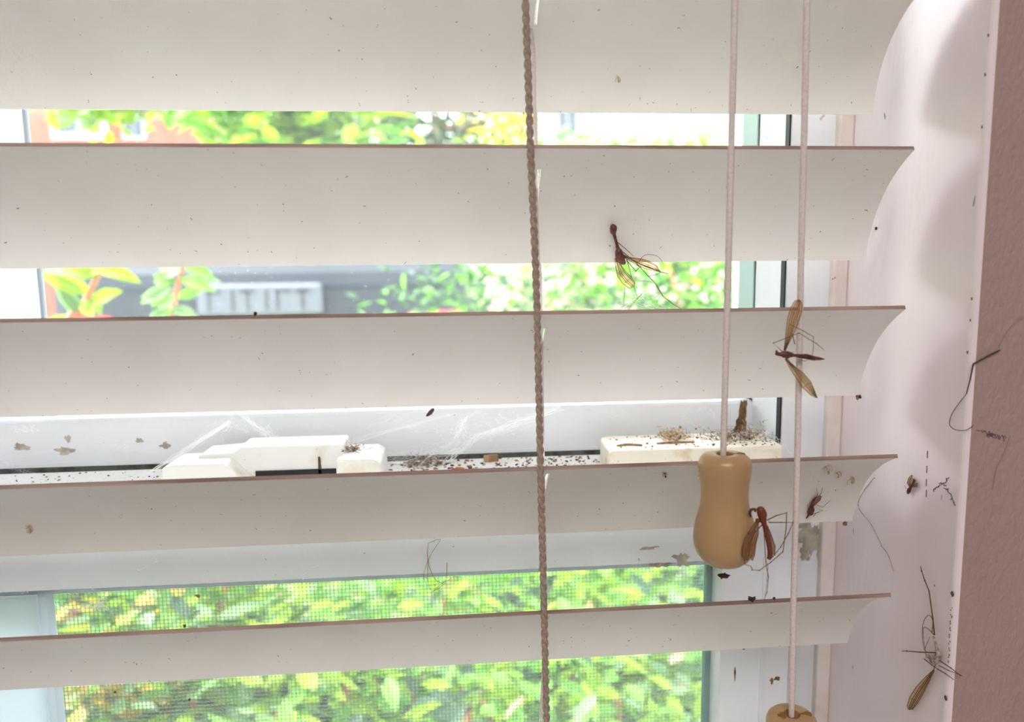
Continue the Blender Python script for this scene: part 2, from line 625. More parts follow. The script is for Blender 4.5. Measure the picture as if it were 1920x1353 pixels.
# lower sash
ls = MB()
x_gr = at(1350, 1250, YS).x
x_hi = at(1427, 1250, YS).x
zrb = at(500, 1088, YS).z
ls.box((XL + .022, YS, zrb), (0.1205, YS + .0055, ZL - .0004))                   # rail face
ls.box((XL + .022, YS + .0055, zrb), (0.1205, YS + .031, ZL - .0004))
ls.box((x_hi, YS - .0004, ZB + .021), (0.1205, YS + .0172, zrb))
ls.box((x_gr, YS, ZB + .021), (x_hi - .0006, YS + .0172, zrb))
ls.box((x_hi - .0006, YS - .0012, ZB + .021), (x_hi + .0002, YS + .01, zrb + .0005))
ls.box((XL + .022, YS, ZB + .021), (x_gr, YS + .024, ZB + .06))
lo = ls.build('lower_sash', [M_vinyl], win)
g = MB()
g.box((XL + .022, YS + .0003, ZL - .0004), (0.1178, YS + .031, ZL + .0002))
g.build('ledge', M_ledge, lo)
g = MB()
g.box((XL + .03, YS + .014, ZB + .05), (x_gr + .003, YS + .017, zrb + .004))
g.build('pane', M_glass_l, lo)
g = MB()
g.box((x_gr - .0022, YS + .010, ZB + .06), (x_gr, YS + .013, zrb))
g.build('pane_edge', M_teal, lo)
g = MB()
g.box((XLL - .045, YS, ZB + .06), (XLL - .003, YS + .0012, zrb - .0016))
g.box((XLL - .003, YS + .001, ZB + .06), (XLL - .0005, YS + .006, zrb - .0016))
g.box((XL + .03, YS + .0006, zrb - .0016), (x_gr, YS + .012, zrb))
tag(g.build('stile', M_vinyl_w, lo), label='pale bluish white stile')

# insect screen outside the lower sash
scn = MB()
YSC = 0.302
pit = 0.00160
x = XL + .03
tw = 0.00013
while x < 0.131:
    jx = rnd.uniform(-.00006, .00006)
    scn.box((x - tw * .8 + jx, YSC - tw, ZB + .03), (x + tw * .8 + jx, YSC + tw, -0.1))
    x += pit
z = ZB + .03
while z < -0.1:
    scn.box((XL + .03, YSC - tw * .8, z - tw * .9), (0.131, YSC + tw * .8, z + tw * .9))
    z += pit
so = scn.build('insect_screen', M_screen, win, fix=False)
# stains on the frame
st = MB()
for (px, py, rx, rz, Y, s_) in [(1392, 778, .0014, .0045, YU - .0001, 1), (1387, 800, .0022, .003, YU - .0001, 2), (1396, 765, .0009, .003, YU - .0001, 3),
                                (1448, 788, .002, .0009, YU - .0001, 5), (1438, 783, .001, .0012, YU - .0001, 6), (1456, 797, .001, .001, YU - .0001, 7),
                                (1458, 1272, .0010, .0007, YS - .0004, 8), (1447, 1276, .0006, .0012, YS - .0004, 9), (1378, 1262, .0003, .0022, YS - .0001, 10),
                                (1395, 1215, .0005, .0004, YS - .0001, 11)]:
    st.blob(at(px, py, Y), (rx, .00012, rz), seed=s_, rough=.9, n=9)
st.build('rusty_stain', M_stain, win)
st = MB()
for (px, py, rx, rz, s_) in [(1512, 1002, .0022, .0034, 1), (1520, 1022, .0020, .003, 2), (1530, 1000, .0014, .0026, 3), (1536, 1030, .0011, .0024, 4), (1508, 1037, .0016, .002, 5),
                             (1506, 985, .0018, .001, 6)]:
    st.blob(at(px, py, YF + .0019), (rx, .00012, rz), seed=s_ + 30, rough=1.0, n=11)
for (px, py, rx, rz, s_) in [(40, 838, .0024, .001, 7), (122, 845, .0026, .0012, 8), (128, 822, .0008, .0012, 9), (310, 835, .0014, .0011, 11), (262, 826, .0012, .0006, 12)]:
    st.blob(at(px, py, YU - .0001), (rx, .00012, rz), seed=s_ + 30, rough=1.0, n=11)
for (px, py, rx, rz, s_) in [(1216, 1027, .0026, .0004, 13), (1280, 1048, .0022, .0018, 14), (1240, 1058, .0036, .0006, 15)]:
    st.blob(at(px, py, YS - .0001), (rx, .00012, rz), seed=s_ + 30, rough=1.0, n=11)
st.build('mould_patch', M_mould, win)

# sash latches on the ledge
la = MB()


def zp(px, py, z):
    return atZ(px, py, z)


def lbox(mb, x0, x1, y0, y1, z0, z1, m=0):
    mb.box((x0, y0, z0), (x1, y1, z1), m)


lx0, lx1 = -0.0985, -0.0255
zt = ZL + .0002
la.prism([(lx0, zt), (lx0 + .0005, zt + .0078), (lx0 + .003, zt + .0088), (lx0 + .021, zt + .0088), (lx0 + .030, zt)], 1, YS + .0015, YS + .0185)
la.prism([(lx0 + .006, zt), (lx0 + .010, zt + .0098), (lx0 + .022, zt + .0104), (lx0 + .024, zt + .0122), (lx0 + .0595, zt + .0122), (lx0 + .0605, zt)], 1, YS + .0105, YS + .0255)
la.prism([(lx0 + .058, zt), (lx0 + .058, zt + .0088), (lx0 + .0705, zt + .0088), (lx1, zt + .0072), (lx1 + .0006, zt)], 1, YS + .0015, YS + .0245)
latch = la.build('sash_latch', M_latch, win, bevel=.0007)
g = MB()
g.box((lx0 + .029, YS + .0096, zt), (lx0 + .058, YS + .0106, zt + .0036))
g.build('latch_slot', M_seal, latch)
g = MB()
g.prism([(lx0 + .0505, zt + .0004), (lx0 + .0507, zt + .008), (lx0 + .0512, zt + .008), (lx0 + .0518, zt + .0004)], 1, YS + .0096, YS + .0105)
g.build('latch_spring', M_leg, latch)
la = MB()
rx0, rx1 = at(1143, 850, YS + .004).x, at(1468, 830, YS + .004).x
pr = [(rx0, YS + .0025), (rx1 - .001, YS + .0025), (rx1, YS + .004), (rx1, YS + .022)]
pr += [(rx1 - .003, YS + .0265), (rx0 + .004, YS + .0265), (rx0 + .001, YS + .0245), (rx0, YS + .021)]
la.prism(pr, 2, zt, zt + .0085)
rl = la.build('sash_latch', M_latch_y, win, bevel=.0012)
g = MB()
g.tube([(rx0 + .004, YS + .0095, zt + .0086), (rx0 + .008, YS + .0105, zt + .0088), (rx0 + .013, YS + .009, zt + .0086)], .0005, 6, smooth=3)
g.tube([(rx0 + .019, YS + .011, zt + .0086), (rx0 + .026, YS + .0115, zt + .0088), (rx0 + .033, YS + .0115, zt + .0086)], .0005, 6, smooth=3)
g.build('latch_groove', M_tan, rl)

# ------------------------------------------------------------------ venetian blind
blind = thing('venetian_blind', (-0.06, 0.22, ZB + .01), 'cream white venetian blind of wide curved dusty slats hanging inside the window recess', 'blind')
fits = [  # z0, slope, dy, dz, Xr, sag, yaw
    [0.07422, -0.00324, 0.02347, 0.02982, 0.13147, 0.0060, 0.00038],
    [0.03035, -0.00235, 0.02292, 0.03059, 0.13098, 0.00491, 0.012],
    [-0.01446, -0.00356, 0.02326, 0.02931, 0.13094, 0.00422, 0.010],
    [-0.05858, -0.00014, 0.02347, 0.02754, 0.13106, 0.00453, 0.00308],
    [-0.10191, -0.00274, 0.0232, 0.02703, 0.13129, 0.00421, 0.00849]]
YB = 0.20795
XSL = XL + .008
slit_px = [(1004, 1009, -20, 50), (1003, 1010, 315, 425), (1014, 1018, 617, 700), (1018, 1024, 893, 960), (1023, 1027, 1160, 1200)]


def slat(k, q, slit=None):
    z0, sl, dy, dz, Xr, s, yw = q
    TH = 0.00115
    L_ = math.hypot(dy, dz)

    def P(X, t, off):
        A = Vector((X, YB + yw * (X - .13), z0 + sl * (X - .13)))
        nx, nz = dz / L_, dy / L_
        tt = t
        tang = Vector((0, dy, -dz)) + Vector((0, nx, nz)) * 4 * s * (1 - 2 * tt)
        nn = Vector((0, -tang.z, tang.y)).normalized()
        return A + Vector((0, dy, -dz)) * tt + Vector((0, nx, nz)) * 4 * s * tt * (1 - tt) + nn * off
    NT = 28
    if slit:
        sx0, sx1, st0, st1 = slit
    else:
        sx0, sx1, st0, st1 = 0.0045, 0.0055, .2, .6
    xs = [XSL, -0.15, -0.05, sx0, sx1, 0.06, Xr]
    ts = [i / NT for i in range(NT + 1)]
    mb = MB()
    hole = lambda i, j: (i == 3 and ts[j] >= st0 - 1e-6 and ts[j + 1] <= st1 + 1e-6)
    idx = {}
    vs = []
    for sd, off in ((0, 0.0), (1, TH)):
        for i, X in enumerate(xs):
            for j, t in enumerate(ts):
                idx[sd, i, j] = len(vs)
                vs.append(P(X, t, off))
    f, m = [], []
    for i in range(len(xs) - 1):
        for j in range(NT):
            if hole(i, j):
                continue
            for sd in (0, 1):
                a = (idx[sd, i, j], idx[sd, i + 1, j], idx[sd, i + 1, j + 1], idx[sd, i, j + 1])
                f.append(a if sd == 0 else a[::-1]); m.append(0)
            # walls next to a hole
        f.append((idx[0, i, 0], idx[1, i, 0], idx[1, i + 1, 0], idx[0, i + 1, 0])); m.append(1)
        f.append((idx[0, i, NT], idx[0, i + 1, NT], idx[1, i + 1, NT], idx[1, i, NT])); m.append(0)
    for j in range(NT):
        for i in (0, len(xs) - 1):
            f.append((idx[0, i, j], idx[0, i, j + 1], idx[1, i, j + 1], idx[1, i, j])); m.append(0)
        if hole(3, j):
            for i in (3, 4):
                f.append((idx[0, i, j], idx[0, i, j + 1], idx[1, i, j + 1], idx[1, i, j])); m.append(0)
            if not (j > 0 and hole(3, j - 1)):
                f.append((idx[0, 3, j], idx[0, 4, j], idx[1, 4, j], idx[1, 3, j])); m.append(0)
            if not (j < NT - 1 and hole(3, j + 1)):
                f.append((idx[0, 3, j + 1], idx[0, 4, j + 1], idx[1, 4, j + 1], idx[1, 3, j + 1])); m.append(0)
    mb.v = vs; mb.f = f; mb.m = m
    o = mb.build('slat', [M_slat, M_edge], blind, smooth=True)
    md = o.modifiers.new('edge', 'EDGE_SPLIT')
    md.split_angle = math.radians(40)
    return o, P


def slit_for(k, P, spx):
    x0, x1, y0, y1 = spx
    best = []
    for yy in (y0, y1):
        bt = min(range(0, 29), key=lambda j: abs(proj(P(.005, j / 28, 0))[1] - yy))
        best.append(bt / 28)
    t = sum(best) / 2
    Y = P(.005, t, 0).y
    return (at(x0, (y0 + y1) / 2, Y).x, at(x1, (y0 + y1) / 2, Y).x, max(best[0], 1 / 28), min(best[1], 27 / 28))


def proj(p):
    d = p.dot(FWD)
    return (960 + F_PX * p.dot(RIGHT) / d, 676.5 - F_PX * p.dot(UP) / d)


SP = {}


def mkP(q):
    z0, sl, dy, dz, Xr, s, yw = q
    L_ = math.hypot(dy, dz)

    def P(X, t, off):
        A = Vector((X, YB + yw * (X - .13), z0 + sl * (X - .13)))
        nn = Vector((0, dz / L_, dy / L_))
        return A + Vector((0, dy, -dz)) * t + nn * (4 * s * t * (1 - t) + off)
    return P


slats = {}
for k, q in enumerate(fits):
    P0 = mkP(q)
    slats[k], SP[k] = slat(k, q, slit_for(k, P0, slit_px[k]))
for k in range(1, 5):
    q = [0.07422 + .044 * k, -0.003, 0.0235, 0.0297, 0.1313, .0055, 0]
    if q[0] < ZT - .03:
        slat(-k, q)
for k in range(5, 12):
    q = [-0.10191 - .0437 * (k - 4), -0.002, 0.0233, 0.0275, 0.1312, .0045, .003]
    if q[0] - .03 > ZB + .02:
        slat(k, q)
# head rail
hr = MB()
hr.box((XL + .004, 0.200, ZT - .028), (XR - .004, 0.245, ZT - .0002))
hr.build('head_rail', M_slat, blind, bevel=.002)
hr = MB()
hr.box((XL + .008, 0.204, ZB + .0005), (0.131, 0.244, ZB + .014))
hr.build('bottom_rail', M_slat, blind, bevel=.002)


def on_slat(k, px, py, off=-0.0002):
    """point of the ray that meets slat k (bisection over its profile)"""
    best, bd = None, 1e9
    for j in range(0, 401):
        t = j / 400
        Y = SP[k](0.05, t, off).y
        p = at(px, py, Y)
        q = SP[k](p.x, t, off)
        d = abs(q.z - p.z)
        if d < bd:
            bd, best = d, q
    return best


# ladder strings (twisted)


def rope(mb, pts, r, turn, strands=2, rs=None):
    pts = [Vector(p) for p in pts]
    dense = []
    for i in range(len(pts) - 1):
        n_ = max(2, int((pts[i + 1] - pts[i]).length / 0.0004))
        for k in range(n_):
            dense.append(pts[i].lerp(pts[i + 1], k / n_))
    dense.append(pts[-1])
    acc = 0
    for s_ in range(strands):
        out = []
        acc = 0
        for i, p in enumerate(dense):
            if i:
                acc += (p - dense[i - 1]).length
            a = 2 * math.pi * (acc / turn + s_ / strands)
            out.append(p + Vector((math.cos(a), math.sin(a), 0)) * r * 0.34)
        mb.tube(out, rs or r * 0.62, 8)


lad_px = [(984, -40), (985, 0), (990, 130), (994, 270), (1001, 420), (1007, 580), (1010, 720), (1013, 860), (1016, 980), (1020, 1140), (1023, 1260), (1025, 1353), (1027, 1420)]
YLD = YB - 0.0016
lp = [at(x, y, YLD + .0003 * math.sin(i * 1.7)) for i, (x, y) in enumerate(lad_px)]
lp = [Vector((lp[0].x, YLD, ZT - .02))] + lp + [Vector((lp[-1].x, YLD, ZB + .01))]
rp = MB()
rope(rp, lp, 0.00112, 0.0058)
rp.build('ladder_cord', M_cord, blind, smooth=True)
rp = MB()
YLB = 0.2343
back_px = [(1003, -30), (1004, 240), (1013, 540), (1016, 775), (1020, 1060), (1024, 1290), (1026, 1420)]
bp = [at(x, y, YLB) for x, y in back_px]
bp = [Vector((bp[0].x, YLB, ZT - .02))] + bp + [Vector((bp[-1].x, YLB, ZB + .01))]
rope(rp, bp, 0.0008, 0.004)
rp.build('ladder_cord', M_pull, blind, smooth=True)
for k in range(5):
    rg = MB()
    a = SP[k](lp[3 + 2 * k].x, 0, -0.0004)
    pts = [Vector((a.x, YLD, a.z - .001))]
    for t in (0.02, .2, .4, .6, .8, 1.0):
        pp = SP[k](a.x + .0015 * t, t, 0.0027 if True else 0)
        pts.append(pp)
    pts.append(Vector((pts[-1].x, YLB, pts[-1].z)))
    rg.tube(pts, .00035, 6)
    rg.build('ladder_rung', M_cord, blind, smooth=True)
# pale lift cord running through the slits
lc = MB()
lpx = [(1001, -20), (1002, 60), (1006, 250), (1006, 320), (1010, 430), (1014, 600), (1013, 700), (1019, 890), (1021, 960), (1025, 1160), (1026, 1380)]
ly = [.216, .218, .234, .217, .228, .236, .225, .217, .228, .217, .225]
lc.tube([at(x, y, Y) for (x, y), Y in zip(lpx, ly)][:0] or [Vector((0.0045, .2225, ZT - .01)), at(1001, 100, .2225), at(1004, 330, .2215), at(1015, 640, .221), at(1019, 900, .2205), at(1024, 1170, .220), Vector((0.0075, .220, ZB + .01))], .0005, 6)
lco = lc.build('lift_cord', M_pull, blind, smooth=True)
# paler round spot on the top slat
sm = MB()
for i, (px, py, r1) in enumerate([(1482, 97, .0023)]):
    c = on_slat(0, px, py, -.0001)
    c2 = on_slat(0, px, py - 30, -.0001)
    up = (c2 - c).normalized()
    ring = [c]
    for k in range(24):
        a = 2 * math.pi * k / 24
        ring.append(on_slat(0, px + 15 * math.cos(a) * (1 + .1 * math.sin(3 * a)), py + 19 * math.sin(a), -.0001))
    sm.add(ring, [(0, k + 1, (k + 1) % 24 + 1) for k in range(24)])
o = sm.build('pale_spot', M_pale_spot, blind, fix=False)

# ------------------------------------------------------------------ pull cords with wooden tassels
YP = 0.195


def pull_cord(pxs, top, tilt, label, lean):
    base = at(top[0], top[1], YP)
    root = thing('pull_cord', base, label, 'blind cord', 'pull cords with turned wooden tassels')
    pts = [at(x, y, YP) for x, y in pxs]
    d = (pts[0] - pts[1]).normalized()
    pts = [Vector((pts[0].x + .002, .204, ZT - .012)), pts[0] + d * .004] + pts
    c = MB()
    # braided cord: smooth core with a fine diamond relief
    dense = []
    for i in range(len(pts) - 1):
        n_ = max(2, int((pts[i + 1] - pts[i]).length / 0.00045))
        for k in range(n_):
            dense.append(pts[i].lerp(pts[i + 1], k / n_))
    dense.append(pts[-1])
    seg = 12
    vs, f = [], []
    for i, p in enumerate(dense):
        for k in range(seg):
            a = 2 * math.pi * k / seg
            rr = 0.00082 * (1 + .10 * (1 if (i + k) % 4 < 2 else -1) * (1 if (i - k) % 4 < 2 else -1))
            vs.append((p.x + rr * math.cos(a), p.y + rr * math.sin(a), p.z))
    for i in range(len(dense) - 1):
        for k in range(seg):
            f.append((i * seg + k, i * seg + (k + 1) % seg, (i + 1) * seg + (k + 1) % seg, (i + 1) * seg + k))
    c.add(vs, f)
    c.build('cord', M_pull, root, smooth=True, fix=False)
    t = MB()
    s_ = YP / F_PX * 1.0
    # radius, height (px of the photo) from the top rim down
    prof = [(0.001, -7), (10, -7), (14, -4), (16.5, -.8), (22, 0), (34, -.4), (42, -3), (48, -9), (51, -17), (51.5, -28), (50, -42), (47.5, -60), (46, -78), (46.3, -94), (48.5, -110),
            (53, -126), (57.5, -143), (60.5, -160), (61.5, -175), (60.5, -188), (56, -203), (48, -216), (36, -226), (20, -232), (0.001, -234)]
    prof = [(a * s_, h * s_ * .99) for a, h in prof]
    ax = Vector(tilt).normalized()
    t.lathe(base, prof, 48, 0, ax)
    for fi, fc in enumerate(t.f):
        if fi < 48 * 3:
            t.m[fi] = 1
    to = t.build('wooden_tassel', [M_wood, M_hole], root, smooth=True)
    g = MB()
    u = ax.orthogonal().normalized()
    v_ = ax.cross(u)
    cx = base + Vector((30 * s_, -3 * s_, 0.00005))
    g.blob(cx, (.0014, .0008, .0001), seed=4, rough=1.0, n=9)
    if lean:
        cx = base + Vector((-24 * s_, -4 * s_, 0.0001))
        g.blob(cx, (.0009, .0011, .0003), seed=9, rough=1.0, n=9)
    g.build('dark_nick', M_hole, to)
    return root


pull_cord([(1378, -40), (1378, 0), (1372, 240), (1366, 480), (1359, 740), (1356, 856)], (1359, 850), (-.02, 0, 1), 'cream braided pull cord ending in the whole honey coloured tassel beside the red crane fly', 0)
pull_cord([(1514, -40), (1513, 0), (1508, 240), (1502, 480), (1499, 640), (1495, 860), (1488, 1120), (1484, 1342)], (1485, 1337), (-.01, 0, 1), 'right hand pull cord with its wooden tassel cut off by the bottom of the photo', 1)


# ------------------------------------------------------------------ insects
def V3(pp, f):
    return [f(x, y) for x, y in pp]


def wing(root, pts_axis, halfw, f, mt, veins=3, bow=.0004, fold=1.0):
    """wing membrane along a pixel axis with pixel half widths"""
    mb = MB()
    nu, nv = len(pts_axis), 6
    vs = []
    for i, (x, y) in enumerate(pts_axis):
        x0, y0 = pts_axis[max(0, i - 1)]
        x1, y1 = pts_axis[min(nu - 1, i + 1)]
        dx, dy = x1 - x0, y1 - y0
        l = math.hypot(dx, dy)
        nx, ny = -dy / l, dx / l
        for j in range(nv + 1):
            t = j / nv * 2 - 1
            p = f(x + nx * halfw[i] * t, y + ny * halfw[i] * t)
            vs.append(p + Vector((0, -bow * (1 - t * t) * fold - .00008 * (j % 2), 0)))
    fc = []
    for i in range(nu - 1):
        for j in range(nv):
            fc.append((i * (nv + 1) + j, i * (nv + 1) + j + 1, (i + 1) * (nv + 1) + j + 1, (i + 1) * (nv + 1) + j))
    mb.add(vs, fc, 0)
    for j in [0, nv] + [int(nv * (q + 1) / (veins + 1)) for q in range(veins)]:
        mb.tube([Vector(vs[i * (nv + 1) + j]) for i in range(nu)], [.00013] + [.00010] * (nu - 2) + [.00006], 4, 1)
    for i in (nu - 2, nu - 3):
        if i > 0:
            mb.tube([Vector(vs[i * (nv + 1) + j]) for j in range(1, nv)], .00006, 4, 1)
    return mb.build('wing', [mt, M_vein], root, smooth=True, fix=False)


def leg(root, pts, f, r=.00010, mt=None, smooth=0, dys=None, name='leg'):
    mb = MB()
    P = V3(pts, f)
    if dys:
        P = [p + Vector((0, d, 0)) for p, d in zip(P, dys)]
    n_ = len(P)
    mb.tube(P, [r * (1 - .45 * i / (n_ - 1)) for i in range(n_)], 5, smooth=smooth)
    for p in P[1:-1]:
        if not smooth:
            mb.blob(p, (r * 1.25,) * 3, n=5, rough=0, seed=1)
    return mb.build(name, mt or M_leg, root, smooth=True)


def body(root, segs, f, mt, bumps=()):
    """segs: (px, py, radius px) chain grown into one continuous body"""
    s_ = f(segs[0][0], segs[0][1]).y / F_PX
    mb = MB()
    mb.tube([f(x, y) for x, y, r in segs], [r * s_ for x, y, r in segs], 12, smooth=4)
    for (x, y, rx, rz, seed) in bumps:
        mb.blob(f(x, y), (rx * s_, rx * s_, rz * s_), seed=seed, rough=.2, n=9)
    return mb.build('body', mt, root, smooth=True)


# 1 crane fly tangled below the second slat
f1 = lambda x, y: at(x, y, 0.2252 + max(0, min(1, (y - 420) / 90)) * .002)
r1 = thing('crane_fly', f1(1162, 482), 'dried crane fly with club-ended abdomen pointing up, hanging off the second slat', 'dead insect')
body(r1, [(1147, 421, 3), (1150, 427, 7), (1150, 434, 6), (1152, 441, 3.2), (1155, 452, 2.8), (1158, 464, 3.4), (1160, 471, 7), (1162, 480, 8.5), (1166, 489, 7), (1172, 494, 3)], f1, M_rbody, [(1157, 480, 3, 4, 3), (1169, 483, 3, 5, 5)])
fw = lambda x, y: at(x, y, 0.2274)
wing(r1, [(1154, 483), (1160, 500), (1166, 514), (1176, 526), (1186, 535), (1189, 537)], [1, 6, 9, 10, 8, 1], fw, M_wing)
wing(r1, [(1170, 481), (1186, 487), (1200, 492), (1215, 497), (1229, 503), (1236, 508)], [1, 4, 7.5, 8, 5.5, 1], fw, M_wing, bow=.0008)
fl = lambda x, y: at(x, y, 0.2266)
leg(r1, [(1158, 454), (1175, 468), (1188, 480)], fl, .00012)
leg(r1, [(1168, 472), (1192, 492), (1216, 518), (1230, 532), (1243, 555), (1262, 570), (1277, 579), (1286, 581)], fl, .00013)
leg(r1, [(1170, 478), (1190, 490), (1220, 503), (1237, 509), (1252, 513)], fl, .00022, M_amber)
leg(r1, [(1175, 488), (1192, 508), (1202, 498)], fl, .00014, M_dbody)
leg(r1, [(1175, 485), (1184, 518), (1198, 502)], fl, .00014, M_dbody)
leg(r1, [(1198, 490), (1209, 478), (1226, 478), (1236, 483), (1244, 496), (1243, 509)], fl, .00008, smooth=3)
leg(r1, [(1216, 518), (1232, 514), (1242, 510)], fl, .00009)
leg(r1, [(1190, 526), (1212, 527), (1226, 531), (1236, 545), (1235, 552), (1224, 560), (1216, 561)], fl, .00006, smooth=3)
leg(r1, [(1172, 537), (1170, 560), (1169, 574)], fl, .00009)
leg(r1, [(1189, 538), (1195, 556), (1197, 570)], fl, .00008)
leg(r1, [(1204, 550), (1192, 563), (1177, 582)], fl, .00010, M_amber)
leg(r1, [(1160, 472), (1154, 462), (1151, 464)], fl, .00007)

# 2 crane fly in front of the right pull cord
f2 = lambda x, y: at(x, y, 0.1925)
r2 = thing('crane_fly', f2(1472, 664), 'crane fly with spread amber wings caught across the right pull cord', 'dead insect')
body(r2, [(1454, 664, 2), (1458, 663, 4), (1463, 664, 4), (1470, 664, 7), (1477, 665, 7.5), (1482, 665, 5), (1490, 666, 3.2), (1500, 667, 4), (1512, 668, 5), (1524, 671, 4.6), (1535, 672, 3.4), (1546, 673, .8)], f2, M_rbody, [(1456, 659, 2.5, 3, 2)])
g = MB()
g.tube([f2(x, y) for x, y in [(1496, 667), (1512, 668), (1524, 671)]], [.00050, .00072, .00064], 10)
tag(g.build('dark_band', M_dbody, bpy.data.objects[-1] if False else r2), label='near black middle of the abdomen')
wing(r2, [(1471, 657), (1476, 640), (1482, 620), (1487, 600), (1493, 580), (1497, 565), (1499, 562)], [1, 4, 8, 10.5, 11, 6.5, 1], f2, M_wing, 4)
wing(r2, [(1473, 672), (1485, 688), (1498, 702), (1512, 720), (1524, 737), (1531, 745)], [1, 4.5, 8, 9.5, 5, 1], f2, M_wing, 4)
leg(r2, [(1467, 659), (1450, 643), (1498, 624), (1531, 644), (1545, 656)], f2, .00012)
leg(r2, [(1490, 645), (1486, 628), (1482, 608), (1506, 620), (1525, 631), (1525, 652), (1523, 668)], f2, .00012)
leg(r2, [(1503, 674), (1509, 677), (1516, 673)], f2, .00008, smooth=2)
leg(r2, [(1480, 660), (1490, 660)], f2, .00008)
leg(r2, [(1474, 669), (1481, 676)], f2, .00008)

# 3 red crane fly by the tassel
f3 = lambda x, y: at(x, y, 0.1885)
f3w = lambda x, y: at(x, y, 0.1862 + max(0, (x - 1405) / 25) * .0015)
r3 = thing('crane_fly', f3(1430, 1000), 'red crane fly with folded wings clinging beside the belly of the wooden tassel', 'dead insect')
body(r3, [(1421, 953, 4), (1426, 956, 8.5), (1429, 964, 9.5), (1430, 973, 7.5), (1433, 982, 5), (1436, 996, 4.5), (1440, 1012, 4.8), (1443, 1028, 5), (1444, 1040, 5.5), (1441, 1048, 4)], f3, M_legr, [(1416, 956, 3, 4, 2), (1421, 976, 4.5, 5, 5)])
g = MB()
g.tube([f3(x, y) for x, y in [(1415, 954), (1409, 955), (1406, 961), (1408, 969)]], [.0003, .0004, .0004, .0002], 8, smooth=3)
g.build('head', M_dbody, r3, smooth=True)
wing(r3, [(1418, 978), (1411, 993), (1403, 1010), (1399, 1030), (1398, 1043), (1401, 1050)], [1, 4, 6.5, 8, 6, 1], f3w, M_wing_l, 3)
wing(r3, [(1421, 980), (1418, 1000), (1412, 1020), (1410, 1040), (1410, 1050)], [1, 4, 5, 5, 1], f3w, M_wing_l, 2)
wing(r3, [(1438, 985), (1444, 1005), (1449, 1025), (1452, 1040)], [1, 3, 5, 1], lambda x, y: at(x, y, .1905), M_wing_l, 2)
leg(r3, [(1418, 977), (1404, 1000), (1394, 1024), (1392, 1040), (1397, 1052)], f3w, .00026, M_legr)
leg(r3, [(1432, 980), (1415, 998), (1404, 1018), (1402, 1036)], f3w, .00016, M_legr)
leg(r3, [(1438, 975), (1456, 966), (1475, 961), (1474, 990), (1468, 1034), (1445, 1054), (1424, 1069), (1410, 1068), (1408, 1061)], f3, .00016, M_legr)
leg(r3, [(1441, 979), (1465, 979), (1487, 979), (1478, 1000), (1464, 1025), (1448, 1045)], f3, .00016, M_legr)
leg(r3, [(1396, 1050), (1398, 1058), (1407, 1061), (1411, 1066)], f3, .00010, M_leg, smooth=3)
leg(r3, [(1432, 985), (1434, 1020), (1436, 1058), (1441, 1080), (1438, 1110), (1432, 1126)], f3, .00014, M_amber)
leg(r3, [(1436, 1048), (1440, 1062), (1438, 1090), (1434, 1116)], f3, .00010, M_grey)

# 4 small dead gnat on the fourth slat
f4 = lambda x, y: on_slat(3, x, y, -.0009)
r4 = thing('gnat', f4(1519, 960), 'small dead gnat with round red body on the fourth slat, right of both cords', 'dead insect')
body(r4, [(1512, 972, .8), (1516, 966, 2), (1519, 962, 6), (1522, 955, 6), (1522, 948, 3), (1525, 940, 2.6), (1530, 933, 2)], f4, M_rbody)
wing(r4, [(1523, 950), (1529, 942), (1536, 934), (1540, 930)], [.8, 3, 4, 1], f4, M_wing_l, 2)
leg(r4, [(1530, 936), (1533, 928), (1532, 914)], f4, .00009)
leg(r4, [(1535, 932), (1540, 925), (1543, 914)], f4, .00009)
leg(r4, [(1530, 946), (1543, 951), (1551, 944), (1558, 938)], f4, .00008)
leg(r4, [(1524, 964), (1535, 960), (1543, 957), (1535, 955)], f4, .00010)
leg(r4, [(1526, 968), (1530, 962), (1543, 957)], f4, .00008)
leg(r4, [(1517, 955), (1514, 948), (1520, 940)], f4, .00008)


# 5 remains of a crane fly on the reveal
def f5(x, y):
    lim = 1776 + (1353 - y) * .0647
    if x < lim - 3:
        return atX(x, y, XR - .0012)
    return at(x, y, YC - .0008)


r5 = thing('crane_fly', f5(1752, 1235), 'shrivelled grey crane fly with one wing stuck low on the pink white window reveal', 'dead insect')
body(r5, [(1750, 1192, 1.5), (1753, 1202, 2.6), (1756, 1212, 3), (1758, 1222, 3.5), (1758, 1230, 6), (1752, 1238, 8), (1745, 1237, 4)], f5, M_grey, [(1740, 1230, 5, 4, 2)])
wing(r5, [(1751, 1256), (1739, 1272), (1725, 1292), (1713, 1312), (1706, 1326), (1703, 1329)], [1, 5, 8.5, 9, 6, 1.5], f5, M_wing, 4, bow=0)
leg(r5, [(1752, 1190), (1749, 1160), (1742, 1108), (1734, 1088), (1728, 1070), (1726, 1061)], f5, .00022)
leg(r5, [(1751, 1190), (1741, 1179), (1732, 1176), (1731, 1190), (1734, 1215), (1736, 1228)], f5, .00012, smooth=3)
leg(r5, [(1747, 1186), (1749, 1165), (1743, 1153), (1734, 1160), (1729, 1180), (1731, 1210), (1738, 1222)], f5, .00012, smooth=3)
leg(r5, [(1733, 1218), (1739, 1204), (1743, 1194)], f5, .0001)
leg(r5, [(1758, 1223), (1725, 1222), (1700, 1220), (1691, 1220)], f5, .00020)
leg(r5, [(1733, 1235), (1747, 1246), (1757, 1253)], f5, .00016)
leg(r5, [(1757, 1236), (1751, 1254), (1750, 1262)], f5, .00014)
f5b = lambda x, y: at(x, y, 0.1905 if x > 1775 else .1925)
leg(r5, [(1762, 1238), (1783, 1252), (1800, 1265), (1805, 1267)], f5b, .00018)
leg(r5, [(1760, 1247), (1778, 1256), (1796, 1263)], f5b, .00014)
leg(r5, [(1757, 1253), (1772, 1262), (1789, 1274)], f5b, .00018)

